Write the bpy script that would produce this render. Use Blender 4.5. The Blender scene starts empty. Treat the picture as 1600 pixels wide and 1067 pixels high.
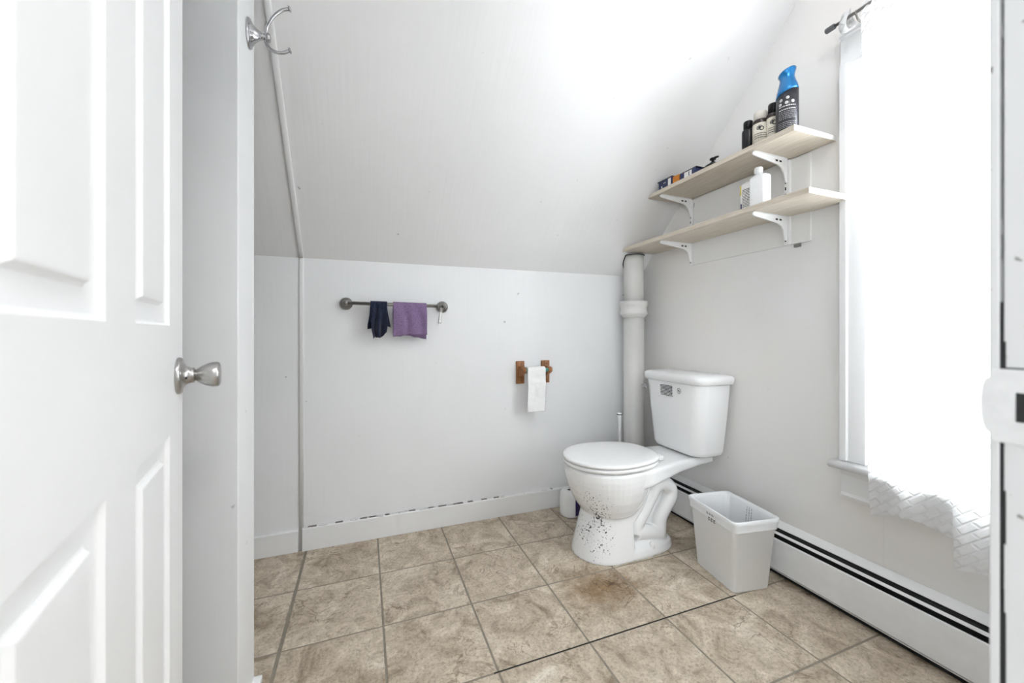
import bpy, bmesh, math, random
from mathutils import Vector, Matrix, noise
random.seed(7)
S = bpy.context.scene
COL = S.collection
PI = math.pi

# ------------------------------------------------------------------ camera
cam_d = bpy.data.cameras.new('camera')
cam = bpy.data.objects.new('camera', cam_d)
COL.objects.link(cam)
cam.location = (0, 0, 0.9805)
cam.rotation_euler = (PI / 2, 0, -0.361312)
cam_d.sensor_width = 36
cam_d.lens = 36 * 610.17 / 1600
cam_d.shift_y = (520.72 - 533.5) / 1600
cam_d.clip_start = 0.01
cam_d.dof.use_dof = True
cam_d.dof.focus_distance = 1.7
cam_d.dof.aperture_fstop = 4.0
S.camera = cam

# ------------------------------------------------------------------ view, sky and daylight
vs = S.view_settings
vs.view_transform = 'Standard'
vs.look = 'None'
vs.gamma = 1
vs.use_curve_mapping = False
vs.exposure = 1.2
S.cycles.use_denoising = True
S.cycles.use_adaptive_sampling = True
S.cycles.adaptive_threshold = 0.02
S.cycles.max_bounces = 7
S.cycles.diffuse_bounces = 5
S.cycles.transparent_max_bounces = 16
S.cycles.sample_clamp_indirect = 6

W = bpy.data.worlds.new('sky')
S.world = W
W.use_nodes = True
bg = W.node_tree.nodes['Background']
bg.inputs[0].default_value = (0.93, 0.96, 1.0, 1)
bg.inputs[1].default_value = 2.5


def area_light(name, loc, rot, sx, sy, power, color=(1, 1, 1)):
    d = bpy.data.lights.new(name, 'AREA')
    d.shape = 'RECTANGLE'
    d.size, d.size_y = sx, sy
    d.energy = power
    d.color = color
    o = bpy.data.objects.new(name, d)
    COL.objects.link(o)
    o.location = loc
    o.rotation_euler = rot
    return o


# overcast daylight outside the window, shining in through it
area_light('window_daylight', (1.98, 0.56, 1.66), (0, PI / 2, 0), 1.6, 0.95, 38, (0.955, 0.98, 1.0))
# unseen fill lamp added over the landing outside the bathroom door
area_light('landing_fill_lamp', (0.45, -0.65, 2.40), (0, 0, 0), 0.6, 0.6, 9, (1.0, 0.995, 0.985))
# added fill light, entering by a made-up landing window behind the camera
area_light('landing_fill', (-1.55, -1.60, 1.30), (PI / 2, 0, 0), 1.6, 1.5, 21, (0.965, 0.985, 1.0))


# ------------------------------------------------------------------ mesh helpers
class MB:
    def __init__(self):
        self.v = []
        self.f = []

    def add(self, verts, faces):
        n = len(self.v)
        self.v += [tuple(p) for p in verts]
        self.f += [tuple(n + i for i in fc) for fc in faces]
        return self

    def box(self, x0, x1, y0, y1, z0, z1):
        return self.add([(x0, y0, z0), (x1, y0, z0), (x1, y1, z0), (x0, y1, z0), (x0, y0, z1), (x1, y0, z1), (x1, y1, z1), (x0, y1, z1)],
                        [(3, 2, 1, 0), (4, 5, 6, 7), (0, 1, 5, 4), (1, 2, 6, 5), (2, 3, 7, 6), (3, 0, 4, 7)])

    def prism(self, poly, axis, a0, a1):
        """poly: 2D points; axis 'x' -> (y,z) extruded in x, 'y' -> (x,z), 'z' -> (x,y)"""
        n = len(poly)
        def mk(p, a):
            return {'x': (a, p[0], p[1]), 'y': (p[0], a, p[1]), 'z': (p[0], p[1], a)}[axis]
        vs = [mk(p, a0) for p in poly] + [mk(p, a1) for p in poly]
        fs = [tuple(reversed(range(n))), tuple(range(n, 2 * n))]
        fs += [(i, (i + 1) % n, n + (i + 1) % n, n + i) for i in range(n)]
        return self.add(vs, fs)

    def loft(self, rings, cap0=True, cap1=True, closed=True):
        n = len(rings[0])
        vs = [p for r in rings for p in r]
        fs = []
        for k in range(len(rings) - 1):
            for i in range(n if closed else n - 1):
                j = (i + 1) % n
                fs.append((k * n + i, k * n + j, (k + 1) * n + j, (k + 1) * n + i))
        if cap0:
            fs.append(tuple(reversed(range(n))))
        if cap1:
            fs.append(tuple(range((len(rings) - 1) * n, len(rings) * n)))
        return self.add(vs, fs)

    def lathe(self, prof, origin=(0, 0, 0), axis=(0, 0, 1), n=28, sx=1, sy=1):
        """prof: list of (r, h)"""
        ax = Vector(axis).normalized()
        up = Vector((0, 0, 1)) if abs(ax.z) < 0.9 else Vector((0, 1, 0))
        e1 = up.cross(ax).normalized()
        e2 = ax.cross(e1)
        o = Vector(origin)
        rings = []
        for r, h in prof:
            r = max(r, 1e-5)
            rings.append([o + ax * h + e1 * (r * sx * math.cos(2 * PI * i / n)) + e2 * (r * sy * math.sin(2 * PI * i / n)) for i in range(n)])
        return self.loft(rings)

    def tube(self, pts, r, n=12, caps=True):
        P = [Vector(p) for p in pts]
        R = r if isinstance(r, (list, tuple)) else [r] * len(P)
        t0 = (P[1] - P[0]).normalized()
        ref = Vector((0, 0, 1)) if abs(t0.z) < 0.9 else Vector((0, 1, 0))
        e1 = ref.cross(t0).normalized()
        rings = []
        for k, p in enumerate(P):
            if k == 0:
                t = (P[1] - P[0]).normalized()
            elif k == len(P) - 1:
                t = (P[-1] - P[-2]).normalized()
            else:
                t = ((P[k + 1] - p).normalized() + (p - P[k - 1]).normalized()).normalized()
            e1 = (e1 - t * e1.dot(t)).normalized()
            e2 = t.cross(e1)
            rings.append([p + e1 * (R[k] * math.cos(2 * PI * i / n)) + e2 * (R[k] * math.sin(2 * PI * i / n)) for i in range(n)])
        return self.loft(rings, caps, caps)

    def grid(self, fn, nu, nv):
        vs = [fn(i / nu, j / nv) for j in range(nv + 1) for i in range(nu + 1)]
        fs = [(j * (nu + 1) + i, j * (nu + 1) + i + 1, (j + 1) * (nu + 1) + i + 1, (j + 1) * (nu + 1) + i) for j in range(nv) for i in range(nu)]
        return self.add(vs, fs)

    def build(self, name, material, parent=None, smooth=None, bevel=0, solid=0, seg=2, fix=True):
        o = Vector((0, 0, 0))
        if parent is not None:
            q = parent
            while q is not None:
                o += q.location
                q = q.parent
        me = bpy.data.meshes.new(name)
        me.from_pydata([tuple(Vector(p) - o) for p in self.v], [], self.f)
        me.update(calc_edges=True)
        if fix:
            b = bmesh.new()
            b.from_mesh(me)
            bmesh.ops.recalc_face_normals(b, faces=b.faces)
            b.to_mesh(me)
            b.free()
        if smooth is not None:
            me.polygons.foreach_set('use_smooth', [True] * len(me.polygons))
            if smooth < 180:
                me.set_sharp_from_angle(angle=math.radians(smooth))
        me.update(calc_edges=True)
        me.materials.append(material)
        ob = bpy.data.objects.new(name, me)
        COL.objects.link(ob)
        if parent is not None:
            ob.parent = parent
        if solid:
            m = ob.modifiers.new('thickness', 'SOLIDIFY')
            m.thickness = solid
            m.offset = 0
        if bevel:
            m = ob.modifiers.new('edge', 'BEVEL')
            m.width = bevel
            m.segments = seg
            m.limit_method = 'ANGLE'
            m.angle_limit = math.radians(35)
        return ob


def spline(pts, n=8):
    """Catmull-Rom through points"""
    P = [Vector(p) for p in pts]
    P = [P[0] * 2 - P[1]] + P + [P[-1] * 2 - P[-2]]
    out = []
    for k in range(1, len(P) - 2):
        a, b, c, d = P[k - 1:k + 3]
        for i in range(n):
            t = i / n
            out.append(0.5 * ((2 * b) + (c - a) * t + (2 * a - 5 * b + 4 * c - d) * t * t + (3 * b - a - 3 * c + d) * t ** 3))
    out.append(P[-2])
    return out


def thing(name, label, cat, loc, group=None):
    o = bpy.data.objects.new(name, None)
    o.empty_display_size = 0.05
    COL.objects.link(o)
    o.location = loc
    return tag(o, label, cat, group)


def tag(o, label, cat, group=None):
    o['label'] = label
    o['category'] = cat
    if group:
        o['group'] = group
    return o


def struct(o, label=None):
    o['kind'] = 'structure'
    if label:
        o['label'] = label
    return o


# ------------------------------------------------------------------ materials
def new_mat(name):
    m = bpy.data.materials.new(name)
    m.use_nodes = True
    return m, m.node_tree.nodes, m.node_tree.links, m.node_tree.nodes['Principled BSDF']


def ramp(N, stops):
    r = N.new('ShaderNodeValToRGB')
    e = r.color_ramp.elements
    while len(e) < len(stops):
        e.new(0.5)
    for k, (p, c) in enumerate(stops):
        e[k].position = p
        e[k].color = (*c, 1) if len(c) == 3 else c
    return r


def plain(name, col, rough=0.5, metal=0, coat=0, var=0.04, scale=30, bump=0.0, bscale=120, spec=0.5):
    """solid colour with a little procedural variation and relief"""
    m, N, L, P = new_mat(name)
    tc = N.new('ShaderNodeTexCoord')
    nz = N.new('ShaderNodeTexNoise')
    nz.inputs['Scale'].default_value = scale
    nz.inputs['Detail'].default_value = 3
    L.new(tc.outputs['Object'], nz.inputs['Vector'])
    a = tuple(max(0, c * (1 - var)) for c in col)
    b = tuple(min(1, c * (1 + var)) for c in col)
    r = ramp(N, [(0.3, a), (0.7, b)])
    L.new(nz.outputs['Fac'], r.inputs[0])
    L.new(r.outputs[0], P.inputs['Base Color'])
    P.inputs['Roughness'].default_value = rough
    P.inputs['Metallic'].default_value = metal
    P.inputs['Coat Weight'].default_value = coat
    P.inputs['Specular IOR Level'].default_value = spec
    if bump:
        n2 = N.new('ShaderNodeTexNoise')
        n2.inputs['Scale'].default_value = bscale
        L.new(tc.outputs['Object'], n2.inputs['Vector'])
        bp = N.new('ShaderNodeBump')
        bp.inputs['Strength'].default_value = bump
        bp.inputs['Distance'].default_value = 0.002
        L.new(n2.outputs['Fac'], bp.inputs['Height'])
        L.new(bp.outputs[0], P.inputs['Normal'])
    return m


def paint(name, col, streak=0.35, marks=True, rough=0.45, warm=None, brush=(60, 60, 2.5)):
    """brushed wall paint: faint vertical strokes, mottling, a few scuffs"""
    m, N, L, P = new_mat(name)
    g = N.new('ShaderNodeNewGeometry')
    mp = N.new('ShaderNodeMapping')
    mp.inputs['Scale'].default_value = brush
    L.new(g.outputs['Position'], mp.inputs['Vector'])
    st = N.new('ShaderNodeTexNoise')
    st.inputs['Scale'].default_value = 1.0
    st.inputs['Detail'].default_value = 4
    L.new(mp.outputs[0], st.inputs['Vector'])
    mo = N.new('ShaderNodeTexNoise')
    mo.inputs['Scale'].default_value = 2.2
    mo.inputs['Detail'].default_value = 5
    L.new(g.outputs['Position'], mo.inputs['Vector'])
    a = tuple(c * 0.965 for c in col)
    r = ramp(N, [(0.3, a), (0.65, col)])
    L.new(mo.outputs['Fac'], r.inputs[0])
    colout = r.outputs[0]
    if warm:
        w2 = N.new('ShaderNodeTexNoise')
        w2.inputs['Scale'].default_value = 1.4
        L.new(g.outputs['Position'], w2.inputs['Vector'])
        wr = ramp(N, [(0.4, (0, 0, 0)), (0.62, (1, 1, 1))])
        L.new(w2.outputs['Fac'], wr.inputs[0])
        mx = N.new('ShaderNodeMix')
        mx.data_type = 'RGBA'
        L.new(wr.outputs[0], mx.inputs['Factor'])
        L.new(colout, mx.inputs['A'])
        mx.inputs['B'].default_value = (*warm, 1)
        colout = mx.outputs['Result']
    if marks:
        sc = N.new('ShaderNodeTexNoise')
        sc.inputs['Scale'].default_value = 26
        sc.inputs['Detail'].default_value = 2
        L.new(g.outputs['Position'], sc.inputs['Vector'])
        sr = ramp(N, [(0.755, (0, 0, 0)), (0.80, (1, 1, 1))])
        L.new(sc.outputs['Fac'], sr.inputs[0])
        mx = N.new('ShaderNodeMix')
        mx.data_type = 'RGBA'
        L.new(sr.outputs[0], mx.inputs['Factor'])
        L.new(colout, mx.inputs['A'])
        mx.inputs['B'].default_value = (*(c * 0.6 for c in col), 1)
        colout = mx.outputs['Result']
    L.new(colout, P.inputs['Base Color'])
    P.inputs['Roughness'].default_value = rough
    ad = N.new('ShaderNodeMath')
    ad.operation = 'ADD'
    L.new(st.outputs['Fac'], ad.inputs[0])
    L.new(mo.outputs['Fac'], ad.inputs[1])
    bp = N.new('ShaderNodeBump')
    bp.inputs['Strength'].default_value = streak
    bp.inputs['Distance'].default_value = 0.003
    L.new(ad.outputs[0], bp.inputs['Height'])
    L.new(bp.outputs[0], P.inputs['Normal'])
    return m


def tile_material():
    m, N, L, P = new_mat('stone_tile')
    g = N.new('ShaderNodeNewGeometry')
    oi = N.new('ShaderNodeObjectInfo')
    off = N.new('ShaderNodeVectorMath')
    off.operation = 'SCALE'
    L.new(oi.outputs['Random'], off.inputs[0])
    off.inputs['Scale'].default_value = 37.0
    pos = N.new('ShaderNodeVectorMath')
    pos.operation = 'ADD'
    L.new(g.outputs['Position'], pos.inputs[0])
    L.new(off.outputs[0], pos.inputs[1])
    # swirling cloudy stone
    n1 = N.new('ShaderNodeTexNoise')
    n1.inputs['Scale'].default_value = 9
    n1.inputs['Detail'].default_value = 8
    n1.inputs['Roughness'].default_value = 0.62
    n1.inputs['Distortion'].default_value = 1.1
    L.new(pos.outputs[0], n1.inputs['Vector'])
    r1 = ramp(N, [(0.28, (0.29, 0.23, 0.165)), (0.43, (0.48, 0.405, 0.315)), (0.58, (0.635, 0.555, 0.45)), (0.74, (0.77, 0.71, 0.62))])
    L.new(n1.outputs['Fac'], r1.inputs[0])
    # fine grain
    n2 = N.new('ShaderNodeTexNoise')
    n2.inputs['Scale'].default_value = 110
    n2.inputs['Detail'].default_value = 6
    n2.inputs['Roughness'].default_value = 0.7
    n2.inputs['Distortion'].default_value = 0.6
    L.new(pos.outputs[0], n2.inputs['Vector'])
    r2 = ramp(N, [(0.34, (0.60, 0.56, 0.51)), (0.50, (0.98, 0.97, 0.96)), (0.70, (1.18, 1.17, 1.15))])
    L.new(n2.outputs['Fac'], r2.inputs[0])
    mul = N.new('ShaderNodeMix')
    mul.data_type = 'RGBA'
    mul.blend_type = 'MULTIPLY'
    mul.inputs['Factor'].default_value = 0.9
    L.new(r1.outputs[0], mul.inputs['A'])
    L.new(r2.outputs[0], mul.inputs['B'])
    # dark hairline cracks along ridges of a warped noise
    n3 = N.new('ShaderNodeTexNoise')
    n3.inputs['Scale'].default_value = 7
    n3.inputs['Detail'].default_value = 5
    n3.inputs['Distortion'].default_value = 1.6
    L.new(pos.outputs[0], n3.inputs['Vector'])
    r3 = ramp(N, [(0.485, (1, 1, 1)), (0.5, (0.42, 0.36, 0.30)), (0.515, (1, 1, 1))])
    L.new(n3.outputs['Fac'], r3.inputs[0])
    n4 = N.new('ShaderNodeTexNoise')
    n4.inputs['Scale'].default_value = 5
    L.new(pos.outputs[0], n4.inputs['Vector'])
    r4 = ramp(N, [(0.47, (0, 0, 0)), (0.60, (1, 1, 1))])
    L.new(n4.outputs['Fac'], r4.inputs[0])
    m2 = N.new('ShaderNodeMix')
    m2.data_type = 'RGBA'
    m2.blend_type = 'MULTIPLY'
    L.new(r4.outputs[0], m2.inputs['Factor'])
    L.new(mul.outputs['Result'], m2.inputs['A'])
    L.new(r3.outputs[0], m2.inputs['B'])
    # rust-brown stain in front of the toilet
    sub = N.new('ShaderNodeVectorMath')
    sub.operation = 'SUBTRACT'
    L.new(g.outputs['Position'], sub.inputs[0])
    sub.inputs[1].default_value = (0.86, 1.285, 0)
    msc = N.new('ShaderNodeMapping')
    msc.inputs['Rotation'].default_value = (0, 0, 0.45)
    msc.inputs['Scale'].default_value = (6.0, 8.5, 1)
    L.new(sub.outputs[0], msc.inputs['Vector'])
    ln = N.new('ShaderNodeVectorMath')
    ln.operation = 'LENGTH'
    L.new(msc.outputs[0], ln.inputs[0])
    ns = N.new('ShaderNodeTexNoise')
    ns.inputs['Scale'].default_value = 22
    ns.inputs['Detail'].default_value = 7
    ns.inputs['Roughness'].default_value = 0.65
    L.new(g.outputs['Position'], ns.inputs['Vector'])
    ms = N.new('ShaderNodeMath')
    ms.operation = 'MULTIPLY_ADD'
    L.new(ns.outputs['Fac'], ms.inputs[0])
    ms.inputs[1].default_value = -1.7
    L.new(ln.outputs['Value'], ms.inputs[2])
    rs = ramp(N, [(0.0, (0.85, 0.85, 0.85)), (0.30, (0, 0, 0))])
    mr = N.new('ShaderNodeMapRange')
    mr.inputs['From Min'].default_value = -0.75
    mr.inputs['From Max'].default_value = 0.9
    L.new(ms.outputs[0], mr.inputs['Value'])
    rs = ramp(N, [(0.0, (0.9, 0.9, 0.9)), (0.35, (0.55, 0.55, 0.55)), (0.75, (0, 0, 0))])
    L.new(mr.outputs[0], rs.inputs[0])
    m3 = N.new('ShaderNodeMix')
    m3.data_type = 'RGBA'
    m3.blend_type = 'MULTIPLY'
    L.new(rs.outputs[0], m3.inputs['Factor'])
    L.new(m2.outputs['Result'], m3.inputs['A'])
    m3.inputs['B'].default_value = (0.40, 0.27, 0.13, 1)
    L.new(m3.outputs['Result'], P.inputs['Base Color'])
    P.inputs['Roughness'].default_value = 0.5
    P.inputs['Specular IOR Level'].default_value = 0.35
    bp = N.new('ShaderNodeBump')
    bp.inputs['Strength'].default_value = 0.35
    bp.inputs['Distance'].default_value = 0.003
    L.new(n2.outputs['Fac'], bp.inputs['Height'])
    L.new(bp.outputs[0], P.inputs['Normal'])
    return m


def ceramic_material():
    """glossy white china with dirt specks on the front of the bowl"""
    m, N, L, P = new_mat('white_china')
    g = N.new('ShaderNodeNewGeometry')
    vo = N.new('ShaderNodeTexNoise')
    vo.inputs['Scale'].default_value = 120
    vo.inputs['Detail'].default_value = 3
    vo.inputs['Roughness'].default_value = 0.6
    L.new(g.outputs['Position'], vo.inputs['Vector'])
    # region of the grime: front-left quarter of the bowl and foot
    sp = N.new('ShaderNodeSeparateXYZ')
    L.new(g.outputs['Position'], sp.inputs[0])
    d1 = N.new('ShaderNodeVectorMath')
    d1.operation = 'SUBTRACT'
    L.new(g.outputs['Position'], d1.inputs[0])
    d1.inputs[1].default_value = (0.905, 1.415, 0.16)
    mpn = N.new('ShaderNodeMapping')
    mpn.inputs['Scale'].default_value = (7.0, 4.8, 4.0)
    L.new(d1.outputs[0], mpn.inputs['Vector'])
    ln = N.new('ShaderNodeVectorMath')
    ln.operation = 'LENGTH'
    L.new(mpn.outputs[0], ln.inputs[0])
    cl = N.new('ShaderNodeTexNoise')
    cl.inputs['Scale'].default_value = 14
    cl.inputs['Detail'].default_value = 3
    L.new(g.outputs['Position'], cl.inputs['Vector'])
    reg = N.new('ShaderNodeMapRange')
    reg.inputs['From Min'].default_value = 0.25
    reg.inputs['From Max'].default_value = 1.1
    reg.inputs['To Min'].default_value = 1
    reg.inputs['To Max'].default_value = 0
    L.new(ln.outputs['Value'], reg.inputs['Value'])
    mulr = N.new('ShaderNodeMath')
    mulr.operation = 'MULTIPLY'
    L.new(reg.outputs[0], mulr.inputs[0])
    L.new(cl.outputs['Fac'], mulr.inputs[1])
    th = N.new('ShaderNodeMath')
    th.operation = 'MULTIPLY_ADD'
    L.new(mulr.outputs[0], th.inputs[0])
    th.inputs[1].default_value = 0.52
    L.new(vo.outputs['Fac'], th.inputs[2])
    rr = ramp(N, [(0.80, (0, 0, 0)), (0.835, (1, 1, 1))])
    L.new(th.outputs[0], rr.inputs[0])
    mx = N.new('ShaderNodeMix')
    mx.data_type = 'RGBA'
    L.new(rr.outputs[0], mx.inputs['Factor'])
    mx.inputs['A'].default_value = (0.87, 0.875, 0.88, 1)
    mx.inputs['B'].default_value = (0.045, 0.045, 0.06, 1)
    L.new(mx.outputs['Result'], P.inputs['Base Color'])
    P.inputs['Roughness'].default_value = 0.14
    P.inputs['Coat Weight'].default_value = 0.3
    P.inputs['Coat Roughness'].default_value = 0.05
    return m


def curtain_material(name='sheer_lace'):
    m, N, L, P = new_mat(name)
    N.remove(P)
    out = N['Material Output']
    tc = N.new('ShaderNodeTexCoord')
    mp = N.new('ShaderNodeMapping')
    mp.inputs['Rotation'].default_value = (PI / 4, 0, 0)
    mp.inputs['Scale'].default_value = (1, 1, 1)
    L.new(tc.outputs['Object'], mp.inputs['Vector'])
    sp = N.new('ShaderNodeSeparateXYZ')
    L.new(mp.outputs[0], sp.inputs[0])
    cb = N.new('ShaderNodeCombineXYZ')
    L.new(sp.outputs['Y'], cb.inputs['X'])
    L.new(sp.outputs['Z'], cb.inputs['Y'])
    br = N.new('ShaderNodeTexBrick')
    br.offset = 0.5
    br.inputs['Scale'].default_value = 1
    br.inputs['Mortar Size'].default_value = 0.0045
    br.inputs['Mortar Smooth'].default_value = 1.0
    br.inputs['Brick Width'].default_value = 0.040
    br.inputs['Row Height'].default_value = 0.020
    L.new(cb.outputs[0], br.inputs['Vector'])
    bp = N.new('ShaderNodeBump')
    bp.inputs['Strength'].default_value = 0.9
    bp.inputs['Distance'].default_value = 0.0028
    L.new(br.outputs['Fac'], bp.inputs['Height'])
    di = N.new('ShaderNodeBsdfDiffuse')
    di.inputs['Color'].default_value = (0.93, 0.935, 0.94, 1)
    tr = N.new('ShaderNodeBsdfTranslucent')
    tr.inputs['Color'].default_value = (0.90, 0.90, 0.90, 1)
    L.new(bp.outputs[0], di.inputs['Normal'])
    L.new(bp.outputs[0], tr.inputs['Normal'])
    m1 = N.new('ShaderNodeMixShader')
    m1.inputs[0].default_value = 0.55
    L.new(di.outputs[0], m1.inputs[1])
    L.new(tr.outputs[0], m1.inputs[2])
    tp = N.new('ShaderNodeBsdfTransparent')
    m2 = N.new('ShaderNodeMixShader')
    m2.inputs[0].default_value = 0.02
    L.new(m1.outputs[0], m2.inputs[1])
    L.new(tp.outputs[0], m2.inputs[2])
    L.new(m2.outputs[0], out.inputs['Surface'])
    return m


def glass_material():
    m, N, L, P = new_mat('window_glass')
    N.remove(P)
    out = N['Material Output']
    tp = N.new('ShaderNodeBsdfTransparent')
    tp.inputs['Color'].default_value = (0.97, 0.98, 0.98, 1)
    gl = N.new('ShaderNodeBsdfGlossy')
    gl.inputs['Roughness'].default_value = 0.02
    mx = N.new('ShaderNodeMixShader')
    mx.inputs[0].default_value = 0.06
    L.new(tp.outputs[0], mx.inputs[1])
    L.new(gl.outputs[0], mx.inputs[2])
    L.new(mx.outputs[0], out.inputs['Surface'])
    return m


def wood_material(name, dark, light, axis='y', rough=0.45, scale=14):
    m, N, L, P = new_mat(name)
    tc = N.new('ShaderNodeTexCoord')
    mp = N.new('ShaderNodeMapping')
    s = {'x': (0.6, 8, 8), 'y': (8, 0.6, 8), 'z': (8, 8, 0.6)}[axis]
    mp.inputs['Scale'].default_value = s
    L.new(tc.outputs['Object'], mp.inputs['Vector'])
    nz = N.new('ShaderNodeTexNoise')
    nz.inputs['Scale'].default_value = scale
    nz.inputs['Detail'].default_value = 6
    nz.inputs['Distortion'].default_value = 0.5
    L.new(mp.outputs[0], nz.inputs['Vector'])
    r = ramp(N, [(0.35, dark), (0.65, light)])
    L.new(nz.outputs['Fac'], r.inputs[0])
    L.new(r.outputs[0], P.inputs['Base Color'])
    P.inputs['Roughness'].default_value = rough
    bp = N.new('ShaderNodeBump')
    bp.inputs['Strength'].default_value = 0.15
    bp.inputs['Distance'].default_value = 0.001
    L.new(nz.outputs['Fac'], bp.inputs['Height'])
    L.new(bp.outputs[0], P.inputs['Normal'])
    return m


def terry_material(name, dark, light, scale=420):
    m, N, L, P = new_mat(name)
    tc = N.new('ShaderNodeTexCoord')
    nz = N.new('ShaderNodeTexNoise')
    nz.inputs['Scale'].default_value = scale
    nz.inputs['Detail'].default_value = 3
    L.new(tc.outputs['Object'], nz.inputs['Vector'])
    r = ramp(N, [(0.35, dark), (0.68, light)])
    L.new(nz.outputs['Fac'], r.inputs[0])
    L.new(r.outputs[0], P.inputs['Base Color'])
    P.inputs['Roughness'].default_value = 0.95
    P.inputs['Sheen Weight'].default_value = 0.15
    P.inputs['Specular IOR Level'].default_value = 0.1
    bp = N.new('ShaderNodeBump')
    bp.inputs['Strength'].default_value = 0.8
    bp.inputs['Distance'].default_value = 0.003
    L.new(nz.outputs['Fac'], bp.inputs['Height'])
    L.new(bp.outputs[0], P.inputs['Normal'])
    return m


def chipped_paint(name):
    """white gloss paint flaked along the jamb"""
    m, N, L, P = new_mat(name)
    g = N.new('ShaderNodeNewGeometry')
    nz = N.new('ShaderNodeTexNoise')
    nz.inputs['Scale'].default_value = 70
    nz.inputs['Detail'].default_value = 4
    L.new(g.outputs['Position'], nz.inputs['Vector'])
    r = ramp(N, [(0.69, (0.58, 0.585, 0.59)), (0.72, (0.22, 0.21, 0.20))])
    L.new(nz.outputs['Fac'], r.inputs[0])
    L.new(r.outputs[0], P.inputs['Base Color'])
    P.inputs['Roughness'].default_value = 0.35
    return m


def translucent_plastic(name, col, fac, bump=0.0, rough=0.35):
    m, N, L, P = new_mat(name)
    out = N['Material Output']
    P.inputs['Base Color'].default_value = (*col, 1)
    P.inputs['Roughness'].default_value = rough
    tr = N.new('ShaderNodeBsdfTranslucent')
    tr.inputs['Color'].default_value = (*col, 1)
    tc = N.new('ShaderNodeTexCoord')
    nz = N.new('ShaderNodeTexNoise')
    nz.inputs['Scale'].default_value = 40
    nz.inputs['Detail'].default_value = 3
    nz.inputs['Distortion'].default_value = 1.5
    L.new(tc.outputs['Object'], nz.inputs['Vector'])
    if bump:
        bp = N.new('ShaderNodeBump')
        bp.inputs['Strength'].default_value = bump
        bp.inputs['Distance'].default_value = 0.004
        L.new(nz.outputs['Fac'], bp.inputs['Height'])
        L.new(bp.outputs[0], P.inputs['Normal'])
    mx = N.new('ShaderNodeMixShader')
    mx.inputs[0].default_value = fac
    L.new(P.outputs[0], mx.inputs[1])
    L.new(tr.outputs[0], mx.inputs[2])
    L.new(mx.outputs[0], out.inputs['Surface'])
    return m


M = {}
M['wall'] = paint('wall_paint', (0.84, 0.85, 0.86), streak=0.16)
M['wall_warm'] = paint('gable_paint', (0.84, 0.84, 0.835), streak=0.25, warm=(0.84, 0.815, 0.79))
M['ceil'] = paint('ceiling_paint', (0.84, 0.84, 0.845), streak=0.2, brush=(60, 2.5, 2.5))
M['trim'] = paint('trim_gloss', (0.84, 0.845, 0.85), streak=0.12, marks=False, rough=0.3)
M['door'] = paint('door_gloss', (0.86, 0.865, 0.87), streak=0.05, marks=False, rough=0.35)
M['plate'] = plain('plate_paint', (0.62, 0.625, 0.63), 0.35, var=0.05, scale=60)
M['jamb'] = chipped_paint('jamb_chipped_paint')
M['tile'] = tile_material()
M['grout'] = plain('grout', (0.27, 0.24, 0.195), 0.9, var=0.12, bump=0.3)
M['seam'] = plain('seam_dark', (0.012, 0.010, 0.009), 0.9)
M['china'] = ceramic_material()
M['seat'] = plain('seat_plastic', (0.87, 0.87, 0.87), 0.28, var=0.01)
M['plastic'] = plain('white_plastic', (0.88, 0.89, 0.905), 0.35, var=0.02)
M['liner'] = translucent_plastic('bag_plastic', (0.88, 0.89, 0.90), 0.15, 0.35, 0.3)
M['bin'] = plain('bin_plastic', (0.93, 0.94, 0.955), 0.4, var=0.01)
M['black'] = plain('black_plastic', (0.010, 0.010, 0.012), 0.3, spec=0.3)
M['ink'] = plain('black_ink', (0.03, 0.03, 0.033), 0.7)
M['grey_ink'] = plain('grey_ink', (0.30, 0.30, 0.31), 0.7)
M['white_ink'] = plain('white_ink', (0.72, 0.72, 0.70), 0.6)
M['chrome'] = plain('chrome', (0.46, 0.46, 0.475), 0.10, 1.0, var=0.01)
M['nickel'] = plain('brushed_nickel', (0.46, 0.45, 0.44), 0.28, 1.0, var=0.05)
M['pewter'] = plain('dark_nickel', (0.30, 0.29, 0.275), 0.28, 1.0, var=0.08)
M['steel_white'] = plain('white_enamel', (0.86, 0.86, 0.86), 0.3, var=0.01)
M['heater'] = plain('heater_enamel', (0.86, 0.865, 0.87), 0.4, var=0.02)
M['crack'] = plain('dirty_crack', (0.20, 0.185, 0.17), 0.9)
M['dark'] = plain('dark_void', (0.012, 0.012, 0.013), 0.8)
M['shelf'] = wood_material('cream_laminate', (0.55, 0.485, 0.40), (0.67, 0.605, 0.515), 'y', 0.45)
M['shelf_edge'] = plain('white_edge_band', (0.86, 0.86, 0.84), 0.4)
M['board'] = paint('backing_board_paint', (0.82, 0.815, 0.80), marks=True)
M['oak'] = wood_material('brown_oak', (0.20, 0.075, 0.022), (0.40, 0.17, 0.06), 'z', 0.4)
M['teal'] = plain('teal_plastic', (0.12, 0.42, 0.36), 0.4)
M['paper'] = plain('tissue_paper', (0.88, 0.88, 0.88), 0.95, var=0.02, bump=0.4, bscale=160)
M['purple'] = terry_material('purple_terry', (0.15, 0.095, 0.20), (0.36, 0.25, 0.43))
M['navy'] = terry_material('navy_cotton', (0.012, 0.016, 0.035), (0.035, 0.045, 0.085), 250)
M['pipe'] = paint('pipe_paint', (0.70, 0.695, 0.675), streak=0.4, marks=True, rough=0.4)
M['curtain'] = curtain_material()
M['glass'] = glass_material()
M['blue'] = plain('blue_metallic', (0.004, 0.16, 0.42), 0.22, 0.55, coat=0.4, var=0.05)
M['can'] = plain('charcoal_can', (0.028, 0.028, 0.036), 0.3, 0.2)
M['cream'] = plain('cream_label', (0.66, 0.62, 0.53), 0.6)
M['cream_cap'] = plain('cream_cap', (0.70, 0.66, 0.60), 0.35)
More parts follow.
